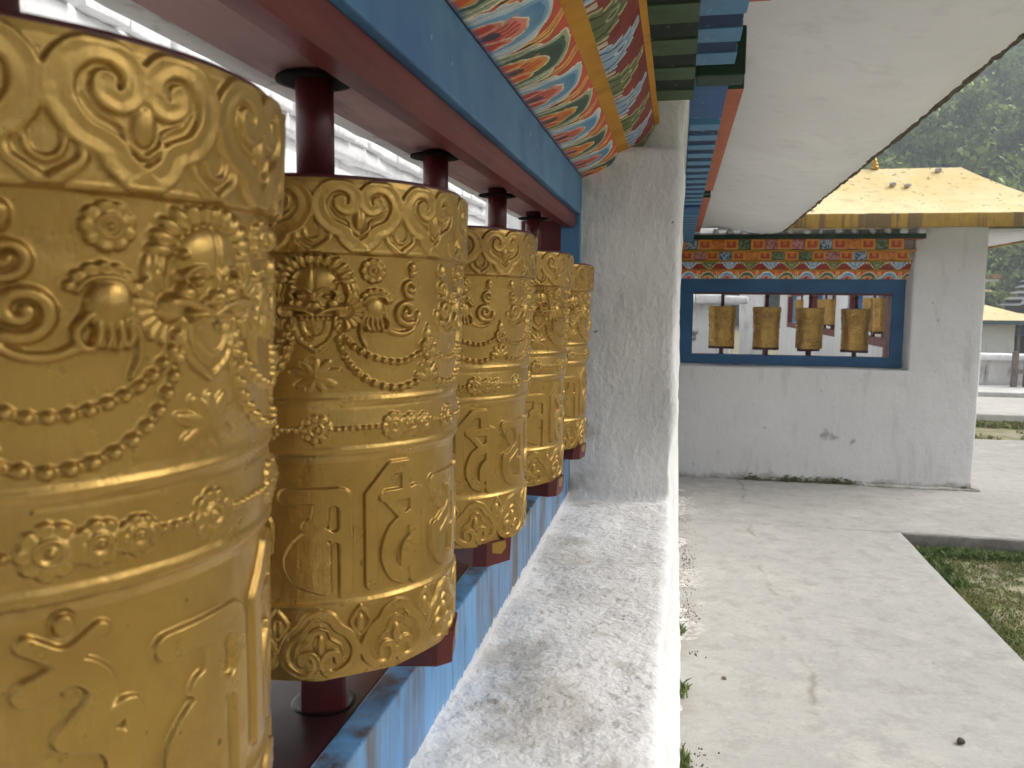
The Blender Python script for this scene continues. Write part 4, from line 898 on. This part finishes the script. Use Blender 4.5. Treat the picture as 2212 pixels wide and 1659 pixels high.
# ------------------------------------------------------------------ background right: low wall, bench frame, hut, roofs
M_lowwall = mat_plaster('streaked_whitewash', (.66, .65, .63, 1), (.16, .14, .12, 1), .9, 1., .35)
lw = empty('low_wall', (8, 17.7, GR)); lo_ = -Vector(lw.location); LW = empty('masonry'); LW.parent = lw; LW.location = lo_; tag(lw, 'low white garden wall with dark streaks and bright coping', 'wall')
rough_box('wall_body', 4.2, 18, 17.55, 17.9, GR-.2, GR+.53, M_lowwall, LW, bevel=.02, seg=2, step=.2, amp=.012, freq=3)
rough_box('coping', 4.15, 18.05, 17.47, 17.95, GR+.525, GR+.64, M_court, LW, bevel=.02, seg=2, step=.2, amp=.01, freq=3)
M_wood = mat_simple('grey_wood', (.23, .20, .17, 1), (.16, .135, .115, 1), 9, .85, .5, .01)
be = empty('wooden_trestle', (6.45, 17.2, GR)); tag(be, 'grey weathered wooden trestle standing before the low wall', 'trestle')
for x in (-.11, .10): box('post', x-.045, x+.045, -.05, .05, .02, .72, M_wood, be, .008)
box('cross_rail', -.14, .2, -.085, -.051, .30, .38, M_wood, be, .006); box('seat_plank', .02, 1.2, -.13, -.0505 + -.04, .10, .16, M_wood, be, .006); box('foot_block', .3, .5, -.1, .1, .0, .10, M_wood, be, .01)
hut = empty('small_hut', (9.3, 26.5, GR)); tag(hut, 'small white hut with pale yellow roof and blue grey eave board', 'hut')
rough_box('wall', -.55, .42, -.0, 1.4, -.1, 1.05, M_far, hut, bevel=.02, seg=2, step=.2, amp=.01, freq=3)
box('eave_board', -.75, 1.6, -.42, -.36, 1.05, 1.17, mat_simple('blue_grey_board', (.12, .17, .22, 1), (.09, .12, .16, 1), 5), hut)
V = [(-.85, -.45, 1.17), (1.9, -.45, 1.17), (.4, .6, 1.42), (-.9, .6, 1.78), (-.85, 1.8, 1.17), (1.9, 1.8, 1.17)]
mesh('roof', V, [(0, 1, 2, 3), (5, 4, 3, 2), (1, 5, 2), (4, 0, 3)], M_roof, hut)
box('dark_gap_sheet', -.80, -.552, .3, .4, -.1, 1.02, M_worn, hut); box('side_post', .50, .56, .0, .1, -.1, 1.04, M_wood, hut)  # dark sheet stands in for the gap left of the hut, its darkness painted
ba = empty('blue_tarpaulin', (10.15, 27.2, GR)); tag(ba, 'small blue tarpaulin bundle beside the hut at the right edge', 'tarpaulin')
mesh('sheet', [(-.3, 0, .9), (.5, 0, .95), (.5, .3, 1.1), (-.3, .3, 1.05), (-.32, -.05, .70), (.5, -.05, .72), (-.3, .33, .7), (.5, .33, .72)], [(0, 1, 2, 3), (4, 5, 1, 0), (3, 2, 7, 6), (0, 3, 6, 4), (1, 5, 7, 2)], NB('blue_sheet').fin((.05, .09, .30, 1), .5), ba)
box('dark_stack', -.3, .5, .0, .3, 0, .69, M_worn, ba, .02)
yb = empty('distant_pavilion', (14.2, 45, GR)); tag(yb, 'distant yellow roofed pavilion peeping past the far gallery corner', 'pavilion')
box('upper_fascia', -3.2, 1.46, -.3, 3, 2.93, 3.13, M_fascia, yb, .02); box('upper_soffit', -3.0, 1.3, -.2, 2.8, 2.80, 2.925, M_soffit, yb)
mesh('lower_roof', [(-3, -.5, 2.30), (1.1, -.5, 2.30), (.7, .6, 2.5), (-3, .6, 2.5)], [(0, 1, 2, 3)], M_roof, yb); box('pavilion_wall', -3, .2, .7, 2.4, 0, 2.8, M_far, yb)
cs = empty('corrugated_shed', (17.5, 44, GR)); tag(cs, 'shed with scalloped pale tin roof edge at the right margin', 'shed')
V = []; F = []
for i in range(7):
    x0, z0 = -1.45+i*.24, 1.62+i*.30
    b = len(V); V += [(x0, -.4, z0), (x0+.40, -.4, z0+.13), (x0+.55, -.4, z0+.42), (x0+.16, -.4, z0+.30), (x0+.02, 2.4, z0+.02), (x0+.42, 2.4, z0+.15)]; F += [(b, b+1, b+2, b+3), (b, b+4, b+5, b+1)]
mesh('tin_roof', V, F, mat_simple('pale_tin', (.62, .62, .62, 1), (.5, .5, .5, 1), 3), cs); box('shed_wall', -1.0, 1.2, 0, 2.6, 0, 1.9, M_worn, cs)

# ------------------------------------------------------------------ hillside and forest
def hillz(x, y):
    d = np.clip(np.hypot(x, y)-63, 0, None); az = np.degrees(np.arctan2(x, y)); sl = .53-.30*np.clip((np.abs((az-22+180) % 360-180)-30)/25, 0, 1); z = GR-.6+d*sl  # slopes out of view set lower to let in more low sky light
    return z+fbm(np.stack([x, y, x*0], -1), .018, 4, 81)*np.clip(d*.10, 0, 5)
hr = np.linspace(56, 172, 70)[:, None]; ha = np.linspace(0, 2*np.pi, 160, endpoint=False)[None]; HX, HY = hr*np.sin(ha), hr*np.cos(ha)
tag(grid('hillside', np.stack([HX, HY, hillz(HX, HY)], -1), mat_simple('forest_floor', (.055, .06, .03, 1), (.035, .04, .02, 1), .3), wrap=True, flip=True), kind='structure')  # seen slope ahead; unseen rest of the ring added to block low sky light
def mat_crown():
    nb = NB('forest_leaves'); oi = nb.n('ShaderNodeObjectInfo')
    nb.geo(); a = nb.noise(.055, 3, .5); b = nb.noise(.9, 4, .6)
    c = nb.mix(nb.ramp(a, .38, .64), (.04, .06, .03, 1), (.13, .155, .06, 1)); c = nb.mix(nb.math('MULTIPLY', nb.ramp(b, .4, .7), .5), c, (.10, .115, .045, 1))
    r = nb.ramp(oi.outputs['Random'], 0, 1, (1.0, 1.15, 1.05, 1), (3.6, 3.8, 2.5, 1)); c = nb.mix(1.0, c, r, 'MULTIPLY')
    return nb.fin(c, .8, 0, .15)
M_crown = mat_crown(); M_trunk = mat_simple('bark', (.07, .055, .04, 1), (.045, .035, .028, 1), 5)
def crown_mesh(seed, R, Hh, nl, conical):
    r = np.random.default_rng(seed); nc = 26; cl = []
    for i in range(nc):
        u = r.uniform(.0, 1); a = r.uniform(0, 2*np.pi); rad = R*(1-.75*u if conical else math.sqrt(max(.05, 1-(u*1.7-.75)**2)))*r.uniform(.25, .9)
        cl.append((rad*math.cos(a), rad*math.sin(a), Hh*(.30+.68*u), R*r.uniform(.22, .42)))
    cl = np.array(cl); k = r.integers(0, nc, nl); d = r.normal(0, 1, (nl, 3)); d /= np.linalg.norm(d, axis=1)[:, None]
    p = cl[k, :3]+d*(cl[k, 3]*r.uniform(.45, 1.08, nl))[:, None]*np.array([1, 1, .8]); s = r.uniform(.10, .26, nl)[:, None]*R/3
    nrm = d+r.normal(0, .55, (nl, 3)); nrm /= np.linalg.norm(nrm, axis=1)[:, None]; t = np.cross(nrm, r.normal(0, 1, (nl, 3))); t /= np.linalg.norm(t, axis=1)[:, None]; b = np.cross(nrm, t)
    V = np.stack([p-t*s, p+b*s*.6, p+t*s, p-b*s*.6], 1).reshape(-1, 3); i = np.arange(nl)*4
    F = np.stack([i, i+1, i+2, i+3], 1)
    me = bpy.data.meshes.new('crown'); tr = []
    for j in range(6):
        for z, rr in ((-1.5, .16), (Hh*.62, .05)): tr.append((rr*R/3*1.5*math.cos(j*1.047), rr*R/3*1.5*math.sin(j*1.047), z))
    V2 = np.vstack([V, tr]); o = len(V); F2 = [tuple(f) for f in F]+[(o+2*j, o+2*((j+1) % 6), o+2*((j+1) % 6)+1, o+2*j+1) for j in range(6)]
    me.from_pydata([tuple(v) for v in V2], [], F2); me.materials.append(M_crown); me.materials.append(M_trunk)
    me.polygons.foreach_set('material_index', [0]*nl+[1]*6); me.update(); return me
kinds = [crown_mesh(1, 3.2, 8.5, 2600, False), crown_mesh(2, 2.7, 7.5, 2200, False), crown_mesh(3, 3.6, 8.0, 2800, False), crown_mesh(4, 2.2, 10.5, 2200, True)]
src = bpy.data.collections.new('tree_kinds')
for i, k in enumerate(kinds): src.objects.link(bpy.data.objects.new('tree_kind', k))
px, py = [], []
for _ in range(2200):
    y = 58+108*rng.uniform(0, 1); x = y*rng.uniform(.10, .62); px.append(x); py.append(y)
px, py = np.array(px), np.array(py); pz = hillz(px, py)
keep = np.ones(len(px), bool); cell = {}
for i in range(len(px)):
    key = (int(px[i]/2.7), int(py[i]/2.7))
    if key in cell: keep[i] = False
    cell[key] = 1
PT = np.c_[px, py, pz][keep]
me = bpy.data.meshes.new('forest'); me.from_pydata([tuple(p) for p in PT], [], []); fo_ = link(bpy.data.objects.new('forest', me))
tag(fo_, 'hazy wooded hillside rising behind the far roof', 'forest', kind='stuff')
gn = bpy.data.node_groups.new('forest_scatter', 'GeometryNodeTree'); gn.interface.new_socket('Geometry', in_out='INPUT', socket_type='NodeSocketGeometry'); gn.interface.new_socket('Geometry', in_out='OUTPUT', socket_type='NodeSocketGeometry')
gi, go = gn.nodes.new('NodeGroupInput'), gn.nodes.new('NodeGroupOutput'); ip = gn.nodes.new('GeometryNodeInstanceOnPoints'); ci = gn.nodes.new('GeometryNodeCollectionInfo')
ci.inputs['Collection'].default_value = src; ci.inputs['Separate Children'].default_value = True; ip.inputs['Pick Instance'].default_value = True
rr = gn.nodes.new('FunctionNodeRandomValue'); rr.data_type = 'FLOAT_VECTOR'; rr.inputs[1].default_value = (.06, .06, 6.28)
rs = gn.nodes.new('FunctionNodeRandomValue'); rs.data_type = 'FLOAT'; rs.inputs[2].default_value = .7; rs.inputs[3].default_value = 1.5; rs.inputs['Seed'].default_value = 4
gn.links.new(gi.outputs[0], ip.inputs['Points']); gn.links.new(ci.outputs[0], ip.inputs['Instance']); gn.links.new(rr.outputs[0], ip.inputs['Rotation']); gn.links.new(rs.outputs[1], ip.inputs['Scale']); gn.links.new(ip.outputs[0], go.inputs[0])
fo_.modifiers.new('scatter', 'NODES').node_group = gn

# ------------------------------------------------------------------ haze between the court and the hill
V, F = box_data(-185, 185, -185, 185, GR-8, 80)
hz = mesh('haze', V, F, None); hz.data.materials.clear(); hm = bpy.data.materials.new('haze_air'); hm.use_nodes = True; hm.node_tree.nodes.clear()
ho = hm.node_tree.nodes.new('ShaderNodeOutputMaterial'); hv = hm.node_tree.nodes.new('ShaderNodeVolumePrincipled'); hv.inputs['Color'].default_value = (.80, .87, .95, 1); hv.inputs['Density'].default_value = .0044; hv.inputs['Anisotropy'].default_value = .1
hm.node_tree.links.new(hv.outputs[0], ho.inputs['Volume']); hz.data.materials.append(hm); tag(hz, 'thin grey blue mountain haze in the air', 'haze', kind='stuff')

# lift everything so that the path lies at z = 0
for o in list(COL.objects):
    if o.parent is None and o.type not in {'CAMERA', 'LIGHT'}: o.location.z += GZ
